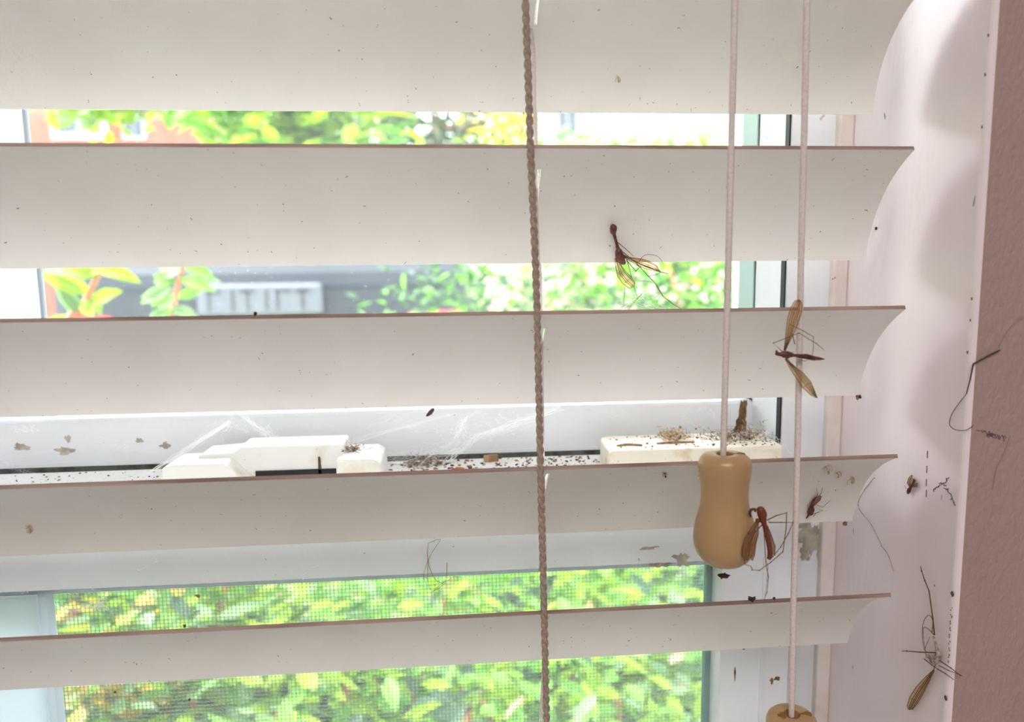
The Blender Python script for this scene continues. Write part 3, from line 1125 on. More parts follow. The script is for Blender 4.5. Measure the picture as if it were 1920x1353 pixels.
# 6 small winged insect on the reveal
f6 = lambda x, y: atX(x, y, XR - .0008)
r6 = thing('gnat', f6(1708, 908), 'tiny dark gnat with a red tip stuck on the reveal level with the fourth slat', 'dead insect')
body(r6, [(1702, 925, 2), (1704, 920, 4), (1708, 912, 2.8), (1712, 905, 2.6), (1714, 900, 2.8), (1712, 898, 1)], f6, M_rbody)
wing(r6, [(1706, 912), (1704, 905), (1707, 897), (1710, 890)], [.8, 3, 3.4, .8], f6, M_wing_l, 1, bow=0)
wing(r6, [(1712, 912), (1717, 910), (1719, 905)], [.8, 3, .8], f6, M_wing_l, 1, bow=0)
leg(r6, [(1704, 917), (1698, 914), (1696, 909)], f6, .00006)

# 7 loose crane-fly legs on the window
f7 = lambda x, y: at(x, y, YS - .0008)
o = MB()
for pl in ([(826, 1010), (816, 1012), (803, 1018), (801, 1038), (804, 1060), (812, 1080), (820, 1090), (830, 1093)], [(826, 1012), (812, 1032), (803, 1050), (795, 1070), (795, 1085), (800, 1098), (830, 1092), (838, 1084), (838, 1054)],
           [(802, 1045), (802, 1085), (806, 1105), (812, 1107), (828, 1094), (846, 1084)], [(806, 1111), (820, 1104), (836, 1092)]):
    o.tube(V3(pl, f7), .00009, 4)
tag(o.build('insect_remains', M_amber), 'loose bent tan insect legs hanging over the lower window rail and screen', 'dead insect')


# 8 long bent leg over the wall corner
def f8(x, y):
    lim = 1776 + (1353 - y) * .0647
    if x < lim - 1:
        return atX(x, y, XR - .0004)
    return at(x, y, YC - .0006)


o = MB()
o.tube([f8(1875, 656), f8(1850, 668), f8(1825, 682)], .00022, 6)
o.tube([f8(1825, 682), f8(1819, 712), f8(1812, 738)], [.00022, .00018, .00014], 6)
o.tube([f8(x, y) for x, y in [(1812, 738), (1797, 757), (1785, 775), (1780, 792), (1783, 800), (1790, 805), (1803, 807), (1814, 805), (1825, 797)]], .00010, 5, smooth=3)
tag(o.build('insect_remains', M_dbody), 'long thin dark insect leg bent around the corner of the wall, above the pencil scribble', 'dead insect')

# 9 curled husks on the slats
for (k, px, py, r, col, lab) in [(3, 57, 993, 10, M_husk, 'curled pale insect husk near the left end of the fourth slat'),
                                 (3, 1247, 892, 6, M_leg, 'tiny curled husk on the fourth slat left of the wooden tassel'),
                                 (3, 1553, 884, 10, M_husk, 'tan curled husk beside the right cord on the fourth slat'),
                                 (3, 1572, 892, 7, M_husk, 'faint middle husk between two tan husks on the fourth slat'),
                                 (3, 1597, 903, 9, M_husk, 'rightmost tan husk near the slanted end of the fourth slat'),
                                 (0, 1159, 150, 7, M_husk, 'pale curled husk alone on the topmost slat right of the ladder cord')]:
    o = MB()
    rn = random.Random(px)
    c = on_slat(k, px, py, -.0005)
    o.blob(c + Vector((0.0002, 0, -.0003)), (r * .00004, .0003, r * .00005), seed=px, rough=.6)
    for q in range(5):
        a0 = rn.uniform(2.2, 4.6)
        ox, oy, oq = rn.uniform(-.5, .5) * r, rn.uniform(-.3, .3) * r, rn.uniform(.4, 1.0)
        pl = []
        for s_ in range(6):
            a = a0 + s_ * .55
            rr = r * (1 - .12 * s_)
            pl.append(on_slat(k, px + ox + rr * oq * math.cos(a), py + oy + rr * math.sin(a) * 1.1, -.0004))
        o.tube(pl, .00006, 4)
    tag(o.build('insect_husk', col), lab, 'insect husk', 'curled insect husks on the slats')

# 10 dead fly on the cobweb
ff = lambda x, y: at(x, y, 0.262)
rf = thing('fly', ff(807, 774), 'small black dead fly hanging in the cobweb above the gap between the latches', 'dead insect')
body(rf, [(799, 780, 1), (803, 777, 3), (807, 773, 4), (811, 768, 3.4), (813, 765, 1.5)], ff, M_dbody)
leg(rf, [(803, 778), (800, 774)], ff, .0001)
leg(rf, [(808, 776), (812, 779)], ff, .0001)


# ------------------------------------------------------------------ debris
def crumb(p, r, seed, mt, name, lab, cat='crumb', group=None, rough=.7):
    o = MB()
    o.blob(p, r, seed=seed, rough=rough, n=9)
    return tag(o.build(name, mt), lab, cat, group)


zl = ZL + .0002
crumb(atZ(860, 879, zl + .0004), (.0022, .0012, .0006), 1, M_orange, 'orange_crumb', 'flat orange crumb lying on the ledge between the two latches')
crumb(Vector((-.074, YS + .0085, zl + .0012)), (.0016, .0012, .0014), 2, M_husk, 'seed_husk', 'round tan seed husk in front of the slot of the left latch')
o = MB()
p = atZ(921, 866, zl)
o.box((p.x - .0028, p.y, zl), (p.x + .0028, p.y + .0018, zl + .0026))
oo = o.build('wood_chip', M_tan, bevel=.0003)
oo.rotation_euler.z = .12
tag(oo, 'small square tan wood chip standing on the ledge beside the groove', 'wood chip')
# fluff piles


def fluff(c, rad, n_, name, lab, mt, seed, rr=.00008):
    rn = random.Random(seed)
    o = MB()
    for i in range(n_):
        p = Vector((rn.gauss(0, 1) * rad[0] * .5, rn.gauss(0, 1) * rad[1] * .5, abs(rn.gauss(0, 1)) * rad[2] * .5)) + c
        pl = [p]
        d = Vector((rn.uniform(-1, 1), rn.uniform(-1, 1), rn.uniform(-.2, .5))).normalized()
        for s_ in range(4):
            d = (d + Vector((rn.uniform(-.7, .7), rn.uniform(-.7, .7), rn.uniform(-.5, .4)))).normalized()
            q = pl[-1] + d * .0007
            q.z = max(q.z, c.z + .0001)
            pl.append(q)
        o.tube(pl, rr, 4)
        if i % 3 == 0:
            o.blob(p, (rn.uniform(.0002, .0006), rn.uniform(.0002, .0005), rn.uniform(.0002, .0005)), seed=i, n=5)
    return tag(o.build(name, mt, fix=False), lab, 'dust')


fluff(atZ(795, 872, zl), (.009, .004, .003), 170, 'dust_fluff', 'brown tangle of dust and fluff on the ledge just right of the left latch', M_dust, 3)
fluff(Vector((rx0 + .0275, YS + .018, zt + .0085)), (.006, .004, .0042), 120, 'dust_fluff', 'peaked tan fluff heap on the middle of the right latch', mat('tan_fluff', (.62, .46, .28), 1, (.3, .18, .09), 500, .45, .6), 4)
fluff(Vector((rx1 - .012, YS + .015, zt + .0085)), (.012, .006, .0034), 260, 'dust_fluff', 'wide grey brown fluff heap on the right end of the right latch', mat('grey_fluff', (.52, .43, .33), 1, (.16, .1, .07), 500, .42, .58), 5)
fluff(Vector((-.0365, YS + .014, zt + .0088)), (.004, .003, .002), 60, 'dust_fluff', 'small dark fluff tuft on the right end of the left latch', M_dust, 6)
# crumbs on the ledge nobody could count
rn = random.Random(21)
o = MB()
for i in range(1100):
    X = rn.uniform(-.16, .055)
    if -.100 < X < -.024 and rn.random() < .9:
        continue
    if X > -.02 or rn.random() < .35:
        s_ = rn.uniform(.0001, .00048) * (1.3 if X > -.02 else 1)
        o.blob((X, rn.uniform(YS + .002, YS + .030), zl + s_ * .4), (s_ * rn.uniform(.7, 1.6), s_, s_ * .6), seed=i, n=5, m=rn.choice([0, 0, 0, 1, 1, 3, 3, 0, 1, 2]))
tag(o.build('ledge_crumbs', [M_dust, M_dbody, M_orange, M_tan], fix=False), 'scattered brown and black dirt crumbs all along the white window ledge', 'dirt', kind='stuff')
o = MB()
for i in range(230):
    X = rn.uniform(rx0 + .002, rx1 - .002)
    s_ = rn.uniform(.0001, .0004)
    if rn.random() < .3 + .7 * (X - rx0) / (rx1 - rx0):
        o.blob((X, rn.uniform(YS + .004, YS + .025), zt + .0085 + s_ * .4), (s_ * 1.3, s_, s_ * .6), seed=i, n=5, m=rn.choice([0, 1, 3]))
tag(o.build('latch_crumbs', [M_dust, M_dbody, M_orange, M_tan], fix=False), 'scattered dark dirt crumbs over the top of the yellowed right latch', 'dirt', kind='stuff')
# crumbs lying on slat edges
for (px, py, k, r, lab) in [(1409, 1122, 4, (.0011, .0006, .0007), 'black crumb on the top edge of the lowest slat between the cords'),
                            (481, 594, 2, (.0004, .0004, .0007), 'tiny brown crumb standing on the edge of the third slat, left half'),
                            (1452, 1124, 4, (.0004, .0003, .0004), 'black speck right of the larger crumb on the lowest slat edge')]:
    p = SP[k](at(px, py, YB).x, 0.0, .0008)
    crumb(p + Vector((0, .0002, r[2] * .8)), r, px, M_dbody, 'dirt_crumb', lab)
crumb(at(1356, 1079, .197), (.0013, .0008, .0007), 77, M_dbody, 'dirt_crumb', 'dark crumb stuck to the underside of the whole wooden tassel')
crumb(SP[2](.1305, 1.0, -.0004) + Vector((0, 0, -.0005)), (.0005, .0004, .0007), 12, M_amber, 'dirt_crumb', 'brown crumb dangling from the right lower corner of the third slat')
crumb(SP[3](.1285, 1.0, -.0004) + Vector((0, 0, -.0006)), (.0008, .0004, .0006), 13, M_amber, 'dirt_crumb', 'brown crumb dangling from the lower right end of the fourth slat')
crumb(atX(1642, 428, XR - .0003), (.0003, .0005, .0004), 14, M_dbody, 'dirt_crumb', 'black speck on the reveal beside the end of the second slat')
crumb(atX(1612, 744, XR - .0003), (.0003, .0006, .0005), 15, M_dbody, 'dirt_crumb', 'dark speck on the reveal just under the third slat end')
crumb(at(371, 1117, YS + .0138), (.0008, .0003, .0006), 16, M_orange, 'dirt_crumb', 'oval reddish speck on the lower pane left of centre')
crumb(at(346, 1173, YS + .0138), (.0005, .0003, .0005), 17, M_dbody, 'dirt_crumb', 'round black speck on the lower pane just above the lowest slat')
crumb(at(216, 1297, YS + .0138), (.0004, .0003, .0004), 18, M_dbody, 'dirt_crumb', 'left one of two black specks below the lowest slat')
crumb(at(355, 1311, YS + .0138), (.0004, .0003, .0004), 19, M_dbody, 'dirt_crumb', 'right one of two black specks below the lowest slat')


# ------------------------------------------------------------------ cobwebs
def web(name, lab, strands, seed, Y0, Y1, clumps=()):
    """strands: (x0,y0,x1,y1, count, spread px, wobble px, radius)"""
    rn = random.Random(seed)
    o = MB()
    for (x0, y0, x1, y1, n_, sp, wob, r) in strands:
        for i in range(n_):
            a = (x0 + rn.gauss(0, sp), y0 + rn.gauss(0, sp * .5))
            b_ = (x1 + rn.gauss(0, sp), y1 + rn.gauss(0, sp * .5))
            m_ = rn.randint(5, 11)
            ya, yb = rn.uniform(Y0, Y1), rn.uniform(Y0, Y1)
            pl = []
            for s_ in range(m_ + 1):
                t = s_ / m_
                e = math.sin(math.pi * t)
                pl.append(at(a[0] + (b_[0] - a[0]) * t + rn.gauss(0, wob * 1.5) * e, a[1] + (b_[1] - a[1]) * t + rn.gauss(0, wob * 1.4) * e, ya + (yb - ya) * t))
            o.tube(pl, r * rn.choice([.35, .45, .6, 1.2]), 3, cap=False)
    for (x, y, n_, sp, r) in clumps:
        for i in range(n_):
            p = at(x + rn.gauss(0, sp), y + rn.gauss(0, sp * .7), rn.uniform(Y0, Y1))
            pl = [p]
            for s_ in range(4):
                pl.append(pl[-1] + Vector((rn.uniform(-1, 1), rn.uniform(-.4, .4), rn.uniform(-1, 1))) * .0009)
            o.tube(pl, r, 3, cap=False)
    tag(o.build(name, M_web, fix=False), lab, 'cobweb', kind='stuff')


web('cobweb', 'white cobweb strands stretched down to the left end of the left latch',
    [(430, 790, 275, 890, 16, 3, 1.5, .00008), (425, 788, 360, 835, 8, 6, 3, .00005), (460, 780, 520, 832, 14, 6, 3, .00008), (420, 790, 500, 812, 8, 8, 5, .00004), (500, 800, 540, 828, 4, 3, 2, .00006),
     (20, 805, 75, 808, 5, 5, 4, .00006), (0, 860, 70, 900, 6, 10, 6, .00003), (30, 855, 300, 830, 6, 20, 10, .00002), (560, 810, 600, 800, 4, 8, 4, .00003)], 1, .262, .284,
    [(425, 800, 16, 9, .00005), (505, 815, 22, 9, .00006), (45, 805, 8, 6, .00005), (440, 786, 18, 25, .00005), (232, 840, 6, 8, .00003)])
web('cobweb', 'large tangled white cobweb spanning above the ledge between the latches and the ladder cord',
    [(650, 830, 850, 775, 9, 4, 2, .00004), (690, 800, 780, 770, 6, 8, 4, .00003), (835, 868, 900, 815, 10, 5, 2, .00009), (900, 815, 1050, 765, 20, 6, 3, .00007), (905, 815, 1000, 790, 16, 9, 6, .00004),
     (855, 820, 875, 780, 12, 4, 4, .00009), (875, 780, 900, 770, 6, 4, 3, .00005), (860, 825, 800, 850, 12, 6, 5, .00005), (855, 815, 760, 790, 8, 12, 6, .00003), (720, 860, 800, 835, 12, 10, 5, .00003),
     (900, 815, 840, 850, 12, 6, 4, .00005), (860, 800, 990, 800, 10, 10, 8, .00003), (730, 868, 850, 850, 10, 8, 5, .00004), (870, 810, 900, 830, 8, 8, 5, .00003)], 2, .258, .284,
    [(860, 812, 26, 10, .00006), (960, 795, 30, 22, .00005), (930, 805, 20, 18, .00005), (840, 840, 20, 16, .00005), (1020, 775, 8, 10, .00004)])
web('cobweb', 'thin cobweb threads on the upper window rail above the right latch',
    [(1280, 790, 1285, 815, 3, 2, 1, .00004), (1120, 770, 1180, 785, 5, 8, 5, .00003), (1310, 760, 1340, 785, 5, 6, 4, .00003), (1290, 790, 1330, 810, 3, 5, 3, .00003), (1160, 835, 1200, 815, 4, 8, 4, .00002)], 3, .274, .286, [(1310, 762, 8, 6, .00004), (1284, 784, 4, 2, .00004)])
web('cobweb', 'white web wisps and knot on the glass below the red-clubbed crane fly',
    [(1160, 582, 1210, 545, 12, 4, 2, .00004), (1205, 545, 1200, 560, 8, 4, 3, .00004), (1140, 585, 1170, 575, 5, 4, 2, .00005), (1180, 570, 1260, 582, 4, 4, 3, .00003)], 4, .238, .29,
    [(1170, 580, 22, 4, .00006), (1206, 555, 14, 6, .00005), (940, 555, 8, 6, .00006), (1025, 562, 8, 7, .00006)])
web('cobweb', 'curly white cobweb scraps on the lower pane and rail at the left',
    [(85, 1125, 140, 1145, 5, 2, 2, .00007), (140, 1145, 175, 1130, 5, 2, 2, .00007), (128, 1110, 215, 1108, 5, 4, 3, .00005), (185, 1110, 190, 1140, 8, 5, 3, .00006), (290, 1052, 355, 1050, 3, 2, 2, .00005),
     (355, 1052, 370, 1035, 3, 2, 2, .00005), (30, 1095, 50, 1110, 4, 2, 2, .00008), (235, 1090, 285, 1055, 3, 5, 3, .00004), (570, 1080, 595, 1058, 3, 2, 2, .00006), (32, 1093, 35, 1115, 3, 1, 1, .00008)], 5, YS - .002, YS + .01,
    [(188, 1136, 20, 6, .00007), (45, 1105, 14, 5, .00008), (290, 1050, 12, 3, .0001), (573, 1078, 8, 3, .00008), (190, 1112, 12, 6, .00006), (1149, 1000, 10, 4, .00009)])
web('cobweb', 'loose white threads and knot in the dark corner right of the right latch',
    [(1437, 805, 1440, 818, 4, 2, 1, .00006), (1455, 818, 1470, 840, 4, 3, 2, .00006), (1470, 838, 1480, 835, 3, 2, 1, .00006), (1430, 812, 1450, 825, 4, 3, 2, .00005)], 6, .25, .262, [(1439, 812, 10, 3, .00006), (1472, 838, 6, 2, .00006)])
rn = random.Random(8)
o = MB()
for pl in ([(1640, 895), (1622, 915), (1612, 935), (1609, 948), (1617, 962), (1632, 980), (1652, 1022)], [(1652, 1022), (1665, 1040), (1675, 1070)]):
    o.tube([atX(x + rn.uniform(-1, 1), y, XR - .0003) for x, y in pl], .0001, 4, smooth=3)
tag(o.build('cobweb_thread', M_grey), 'thin grey cobweb thread running down the reveal beside the fourth slat end', 'cobweb')

# ------------------------------------------------------------------ outside
GZ = -1.0
M_lawn = mat('lawn_green', (0.07, 0.11, 0.03), 0.9, (0.10, 0.14, 0.04), 3, .4, .6, bump=.5, bscale=60)
M_brick = mat('brick_red', (0.20, 0.062, 0.04), 0.85, (0.25, 0.10, 0.075), 1.2)
M_cream = mat('cream_render', (0.40, 0.33, 0.24), 0.85, (0.5, 0.46, 0.38), .8)
M_white = mat('white_trim', (0.30, 0.31, 0.33), 0.6)
M_dkglass = mat('dark_window_glass', (0.05, 0.06, 0.075), 0.4, spec=.2)
M_car = mat('grey_car_paint', (0.022, 0.028, 0.036), 0.6, spec=.2)
M_plate = mat('number_plate', (0.10, 0.112, 0.13), 0.6, spec=.2)
M_blk = mat('plate_character', (0.035, 0.042, 0.05), 0.6, spec=.2)
M_tail = mat('tail_lamp_red', (0.35, 0.03, 0.03), 0.3)
M_tyre = mat('tyre_rubber', (0.02, 0.02, 0.02), 0.8)
M_bark = mat('reddish_twig', (0.40, 0.17, 0.09), 0.8)
M_trunk = mat('tree_bark', (0.20, 0.14, 0.10), 0.9)
M_rooft = mat('roof_tile', (0.20, 0.15, 0.14), 0.9)


def leafmat(name, c):
    c = tuple(x * .42 for x in c)
    return mat(name, c, 0.55, (c[0] * .75, c[1] * .8, c[2] * .7), 30, .4, .6, trans=0.4, tcol=(min(1, c[0] * 1.4), min(1, c[1] * 1.35), c[2]))


L_yel = leafmat('leaf_yellow_green', (0.52, 0.88, 0.02))
L_grn = leafmat('leaf_green', (0.17, 0.52, 0.04))
L_mid = leafmat('leaf_mid_green', (0.28, 0.72, 0.07))
L_pal = leafmat('leaf_pale_green', (0.34, 0.62, 0.27))
L_drk = leafmat('leaf_dark_green', (0.06, 0.17, 0.08))
L_gold = leafmat('leaf_gold', (0.85, 0.66, 0.05))
L_pink = leafmat('leaf_pink', (0.80, 0.45, 0.45))
L_tan = leafmat('leaf_tan', (0.72, 0.52, 0.36))

b = MB()
b.box((-40, YO, GZ - .1), (40, 60, GZ))
gr = b.build('ground', M_lawn)
tag(gr, kind='structure')


def leaf(mb, p, d, up, ln, wd, m):
    d = d.normalized()
    sd = d.cross(up)
    sd = sd.normalized() if sd.length > 1e-4 else d.orthogonal().normalized()
    nn = sd.cross(d)
    v = [p, p + d * ln * .3 + sd * wd * .45, p + d * ln * .65 + sd * wd * .4, p + d * ln - nn * ln * .12, p + d * ln * .65 - sd * wd * .4, p + d * ln * .3 - sd * wd * .45, p + d * ln * .5 - nn * wd * .18]
    mb.add(v, [(0, 1, 6), (1, 2, 6), (2, 3, 6), (3, 4, 6), (4, 5, 6), (5, 0, 6)], m)


def bush(name, c, rad, n_, ln, mats, weights, seed, lab, cat='shrub', patch=None, stems=True, trunk=None, group=None):
    rn = random.Random(seed)
    c = Vector(c)
    base = Vector((c.x, c.y, GZ)) if trunk is None else Vector((trunk[0], trunk[1], GZ))
    root = thing(name, base, lab, cat, group)
    mb = MB()
    ids = [i for i, w_ in enumerate(weights) for _ in range(w_)]
    # patches of one colour: each clump picks a leaf colour
    clumps = []
    nc = max(6, n_ // 45)
    for i in range(nc):
        while True:
            u = Vector((rn.uniform(-1, 1), rn.uniform(-1, 1), rn.uniform(-1, 1)))
            if .35 < u.length < 1:
                break
        clumps.append((Vector((c.x + u.x * rad[0], c.y + u.y * rad[1], c.z + u.z * rad[2])), rn.choice(ids)))
    per = n_ // nc
    sp = min(rad) * .30 + ln * .5
    for cc, mi in clumps:
        for i in range(per):
            p = cc + Vector((rn.gauss(0, sp), rn.gauss(0, sp), rn.gauss(0, sp * .8)))
            if p.y < YO + .03:
                continue
            d = Vector((rn.uniform(-1, 1), rn.uniform(-1, 1), rn.uniform(-.6, .5)))
            leaf(mb, p, d, Vector((rn.uniform(-.5, .5), rn.uniform(-.5, .5), 1)), ln * rn.uniform(.7, 1.25), ln * rn.uniform(.4, .55), mi if rn.random() < .8 else rn.choice(ids))
    mb.build('foliage', mats, root, fix=False)
    sb = MB()
    if trunk is None:
        for i in range(7):
            cc = clumps[i % len(clumps)][0]
            sb.tube([base + Vector((rn.uniform(-.05, .05), rn.uniform(-.05, .05), 0)), base.lerp(cc, .5) + Vector((0, 0, .05)), cc], [.012, .008, .003], 6)
        sb.build('stem', M_bark, root, smooth=True)
    else:
        over = min(.9, (base - c).xy.length)
        sb.tube([base, Vector((base.x, base.y, (GZ + c.z) / 2)), Vector((base.x, base.y, c.z + over)).lerp(c, .15), c + Vector((0, 0, over * .3))], [trunk[2], trunk[2] * .85, trunk[2] * .6, trunk[2] * .2], 10, smooth=4)
        for i in range(10):
            cc = clumps[i % len(clumps)][0]
            sb.tube([c + Vector((0, 0, over * .3)), cc], [trunk[2] * .25, .004], 6)
        sb.build('trunk', M_trunk, root, smooth=True)
    return root


# near bed right below the window
def pc(px, py, Y):
    return at(px, py, Y)


bush('garden_shrub', pc(200, 1180, .95), (.20, .16, .13), 1200, .036, [L_grn, L_mid, L_yel, L_tan], [4, 5, 4, 1], 11, 'green leafy shrub with pale clusters seen through the screen, lower left')
bush('garden_shrub', pc(300, 1330, .80), (.16, .13, .11), 960, .036, [L_gold, L_yel, L_pal, L_grn], [1, 3, 4, 4], 12, 'shrub with golden yellow leaf patches below the lowest slat, bottom left')
bush('garden_shrub', pc(620, 1170, 1.0), (.22, .16, .14), 1360, .036, [L_mid, L_yel, L_grn, L_tan], [5, 5, 4, 1], 13, 'green shrub mixed with tan stalks behind the screen, centre left')
bush('garden_shrub', pc(680, 1345, .80), (.17, .13, .11), 1040, .036, [L_drk, L_yel, L_mid, L_pal], [4, 3, 4, 2], 14, 'dark green shrub with bright tips under the lowest slat, left of the ladder cord')
bush('garden_shrub', pc(1130, 1120, 1.0), (.20, .15, .12), 1200, .036, [L_drk, L_yel, L_mid, L_gold], [4, 3, 3, 1], 15, 'broad leaved shrub with lime blades seen right of the ladder cord above the lowest slat')
bush('garden_shrub', pc(1180, 1330, .80), (.18, .13, .11), 1040, .036, [L_yel, L_mid, L_tan, L_pal], [5, 5, 1, 2], 16, 'yellow green shrub behind the screen at the bottom, right of the ladder cord')
bush('garden_shrub', pc(930, 1260, 1.15), (.5, .25, .12), 2080, .036, [L_grn, L_drk, L_mid], [4, 4, 2], 17, 'low dark green hedge plant running behind the nearer shrubs')
# mid distance
bush('garden_shrub', pc(1060, 640, 2.1), (.52, .35, .26), 3200, .045, [L_pal, L_mid, L_grn, L_drk], [2, 2, 5, 5], 21, 'wide pale green bush behind the glass from the ladder cord to the number plate')
bush('garden_shrub', pc(1370, 560, 2.0), (.26, .3, .30), 2100, .045, [L_yel, L_mid, L_grn, L_drk], [2, 2, 5, 3], 22, 'yellow and green bush by the right edge of the upper pane')
bush('tree', pc(545, 195, 1.7), (.19, .14, .11), 620, .07, [L_yel, L_mid, L_grn, L_yel], [5, 2, 2, 3], 23, 'lime green tree branch with long bright leaves hanging in the top gap', 'tree', trunk=(-1.6, 1.9, .05))
bush('tree', pc(215, 175, 2.4), (.26, .15, .07), 600, .06, [L_yel, L_mid, L_pal], [4, 3, 3], 24, 'pale yellow green foliage hanging in front of the brick house', 'tree', trunk=(-1.9, 2.6, .06))
bush('tree', pc(830, 240, 9.0), (1.2, .5, .6), 2600, .13, [L_drk, L_pal, L_grn, L_pink], [10, 1, 2, 2], 25, 'dark green tree standing in the top gap left of the ladder cord', 'tree', trunk=(pc(820, 250, 9.0).x, 9.0, .1))
bush('flowering_tree', pc(620, 250, 7.6), (.45, .25, .3), 700, .09, [L_pink, L_drk, L_pal], [4, 3, 2], 26, 'small pink flowering tree behind the lime leaves in the top gap', 'tree', trunk=(pc(620, 250, 7.6).x, 7.6, .05))
bush('tree', pc(980, 245, 3.2), (.12, .1, .10), 160, .06, [L_gold, L_yel], [3, 1], 27, 'yellow leaved young tree half hidden by the ladder cord in the top gap', 'tree', trunk=(pc(980, 245, 3.2).x, 3.2, .02))
bush('tree', pc(1080, 345, 6.0), (.5, .4, .3), 1500, .13, [L_grn, L_pal, L_drk], [4, 3, 2], 28, 'rounded green tree below the cream house in the top gap', 'tree', trunk=(pc(1080, 310, 6).x, 6.0, .09))
bush('tree', pc(1270, 320, 9.0), (.6, .4, .38), 1300, .13, [L_pal, L_mid, L_yel], [4, 3, 3], 29, 'pale green tree near the right window stile in the top gap', 'tree', trunk=(pc(1290, 275, 9).x, 9.0, .09))

# near twigs with leaves rising in front of the car
for (stem_px, Y, seed, lab) in [([(130, 640), (150, 590), (165, 555), (188, 505), (200, 460)], .85, 31, 'reddish twig with lime leaves in front of the grey car, nearest the left stile'),
                                ([(310, 640), (322, 590), (330, 550), (342, 500), (350, 460)], .95, 32, 'leafy twig left of the number plate')]:
    rn = random.Random(seed)
    pts = [pc(x, y, Y) for x, y in stem_px]
    root = thing('twig', Vector((pts[0].x, Y, GZ)), lab, 'plant', 'leafy twigs in front of the car')
    sb = MB()
    sb.tube([Vector((pts[0].x, Y, GZ)), Vector((pts[0].x - .02, Y, -.4))] + pts, [.006, .005, .0045, .004, .0035, .003, .002], 7, smooth=4)
    sb.build('stem', M_bark, root, smooth=True)
    mb = MB()
    if seed == 31:
        lv = [((168, 552), (95, 520)), ((150, 590), (110, 540)), ((168, 570), (215, 545)), ((180, 520), (120, 490)), ((160, 560), (175, 585)), ((140, 600), (90, 605)), ((110, 530), (80, 500)), ((190, 500), (255, 520)), ((188, 510), (150, 497))]
    else:
        lv = [((330, 540), (280, 560)), ((330, 560), (375, 545)), ((338, 520), (395, 530)), ((325, 580), (290, 590)), ((338, 510), (300, 505)), ((325, 575), (370, 590)), ((345, 495), (395, 505)), ((330, 550), (305, 575)), ((330, 530), (290, 520))]
    for (a, b_) in lv:
        pa, pb = pc(*a, Y), pc(*b_, Y + rn.uniform(-.02, .02))
        for q in range(2):
            leaf(mb, pa + Vector((rn.uniform(-.004, .004), rn.uniform(-.01, .01), 0)), (pb - pa) + Vector((0, 0, rn.uniform(-.006, .006))), Vector((.2, -1, .5)), (pb - pa).length * 1.15, .017, rn.choice([0, 0, 1]))
    mb.build('foliage', [L_yel, L_pal] if seed == 31 else [L_pal, L_mid], root, fix=False)

# grey car seen from behind
YCAR = 3.3
cp = pc(489, 565, YCAR)
car = thing('car', (cp.x, YCAR + 1.9, GZ), 'dark grey car parked behind the twigs, with a pale number plate', 'car')
cb = MB()
W = .88
rear = [(YCAR + .05, GZ + .28), (YCAR, GZ + .45), (YCAR + .01, GZ + .62), (YCAR + .03, GZ + .98), (YCAR + .10, GZ + 1.02), (YCAR + .45, GZ + 1.36), (YCAR + .9, GZ + 1.43), (YCAR + 1.9, GZ + 1.42), (YCAR + 2.7, GZ + 1.02), (YCAR + 3.9, GZ + .86), (YCAR + 4.1, GZ + .6), (YCAR + 4.05, GZ + .28)]
cb.prism(rear, 0, cp.x - W, cp.x + W)
cb.build('body', M_car, car, bevel=.06)
cb = MB()
cb.prism([(YCAR + .115, GZ + 1.05), (YCAR + .425, GZ + 1.34), (YCAR + .47, GZ + 1.32), (YCAR + .16, GZ + 1.03)], 0, cp.x - .68, cp.x + .68)
cb.build('rear_window', M_dkglass, car)
for s_ in (-1, 1):
    cb = MB()
    x0, x1 = sorted((cp.x + s_ * .62, cp.x + s_ * .86))
    cb.box((x0, YCAR - .01, GZ + .62), (x1, YCAR + .06, GZ + .80))
    cb.build('tail_lamp', M_tail, car, bevel=.02)
    for yy in (.75, 3.3):
        cb = MB()
        cb.lathe((cp.x + s_ * .80, YCAR + yy, GZ + .31), [(.001, -.1), (.22, -.1), (.30, -.09), (.31, -.05), (.31, .05), (.30, .09), (.22, .1), (.001, .1)], 24, 0, (1, 0, 0))
        cb.build('wheel', M_tyre, car, smooth=True)
cb = MB()
cb.box((cp.x - .26, YCAR - .02, cp.z - .06), (cp.x + .26, YCAR + .012, cp.z + .075))
pl = cb.build('number_plate', M_plate, car, bevel=.015)
tag(pl, label='pale number plate with blurred characters')
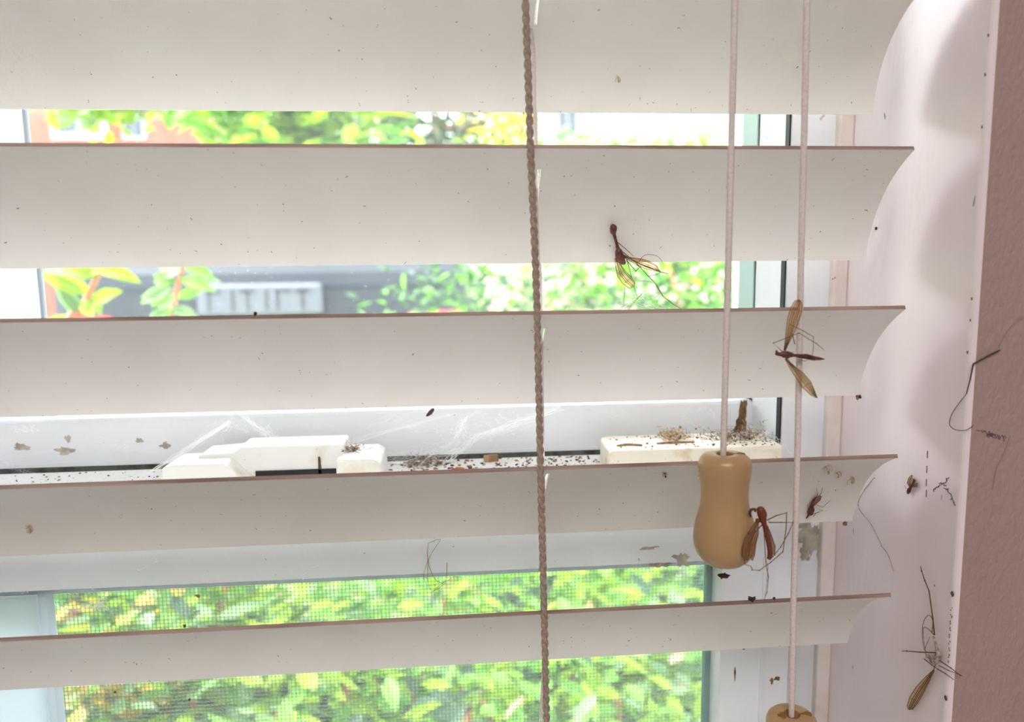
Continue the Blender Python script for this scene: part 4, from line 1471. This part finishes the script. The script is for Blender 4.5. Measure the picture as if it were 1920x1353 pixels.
for (xo, strokes) in [(-.185, 'C'), (-.11, 'I'), (-.05, 'T'), (.03, 'I'), (.10, 'C'), (.18, 'T')]:
    z0, z1 = cp.z - .035, cp.z + .05
    cb = MB()
    if strokes == 'C':
        cb.box((cp.x + xo - .03, YCAR - .023, z0), (cp.x + xo - .018, YCAR - .02, z1))
        cb.box((cp.x + xo - .03, YCAR - .023, z1 - .012), (cp.x + xo + .03, YCAR - .02, z1))
    elif strokes == 'T':
        cb.box((cp.x + xo - .005, YCAR - .023, z0), (cp.x + xo + .007, YCAR - .02, z1))
        cb.box((cp.x + xo - .03, YCAR - .023, z1 - .012), (cp.x + xo + .03, YCAR - .02, z1))
    else:
        cb.box((cp.x + xo - .006, YCAR - .023, z0), (cp.x + xo + .006, YCAR - .02, z1))
    cb.build('plate_character', M_blk, pl)


# houses
def house(name, x0, x1, Y, h, mt, wins, lab):
    root = thing(name, ((x0 + x1) / 2, Y + 3, GZ), lab, 'house')
    b = MB()
    b.box((x0, Y, GZ), (x1, Y + 6, GZ + h))
    b.build('wall', mt, root)
    b = MB()
    b.prism([(Y - .4, GZ + h), (Y + 3, GZ + h + 2.4), (Y + 6.4, GZ + h)], 0, x0 - .3, x1 + .3)
    b.build('roof', M_rooft, root)
    for (a, b_, z0, z1) in wins:
        q = MB()
        q.box((a, Y - .08, z0), (b_, Y + .02, z1))
        wo = q.build('window', M_white, root)
        q = MB()
        t_ = (b_ - a) * .12
        q.box((a + t_, Y - .10, z0 + t_), ((a + b_) / 2 - t_ * .3, Y - .082, z1 - t_))
        q.box(((a + b_) / 2 + t_ * .3, Y - .10, z0 + t_), (b_ - t_, Y - .082, z1 - t_))
        q.build('window_pane', M_dkglass, wo)
    return root


YH = 14.0
h0 = pc(52, 240, YH).x
h1 = pc(345, 240, YH).x
zz = lambda py: pc(200, py, YH).z
house('house', h0 - 3.0 * 0, h1, YH, 5.6, M_brick, [(pc(100, 240, YH).x, pc(205, 240, YH).x, zz(262), zz(205)), (pc(232, 240, YH).x, pc(275, 240, YH).x, zz(262), zz(212))], 'salmon brick house with white framed windows in the top left gap')
house('house', pc(940, 240, 12).x, pc(1470, 240, 12).x, 12.0, 5.2, M_cream, [(pc(1040, 240, 12).x, pc(1085, 240, 12).x, 1.9, 2.9)], 'bright cream house behind the trees in the top gap right of the ladder cord')
house('house', pc(-700, 240, 17).x, pc(30, 240, 17).x, 17.0, 5.0, M_cream, [], 'grey roofed house beyond the left stile')
# far hedge
bush('hedge', Vector((1.0, 26.0, 2.6)), (15.0, .6, 3.6), 6500, .5, [L_drk, L_grn, L_mid, L_pal], [4, 4, 3, 2], 41, 'long distant hedge running behind the houses', 'hedge')
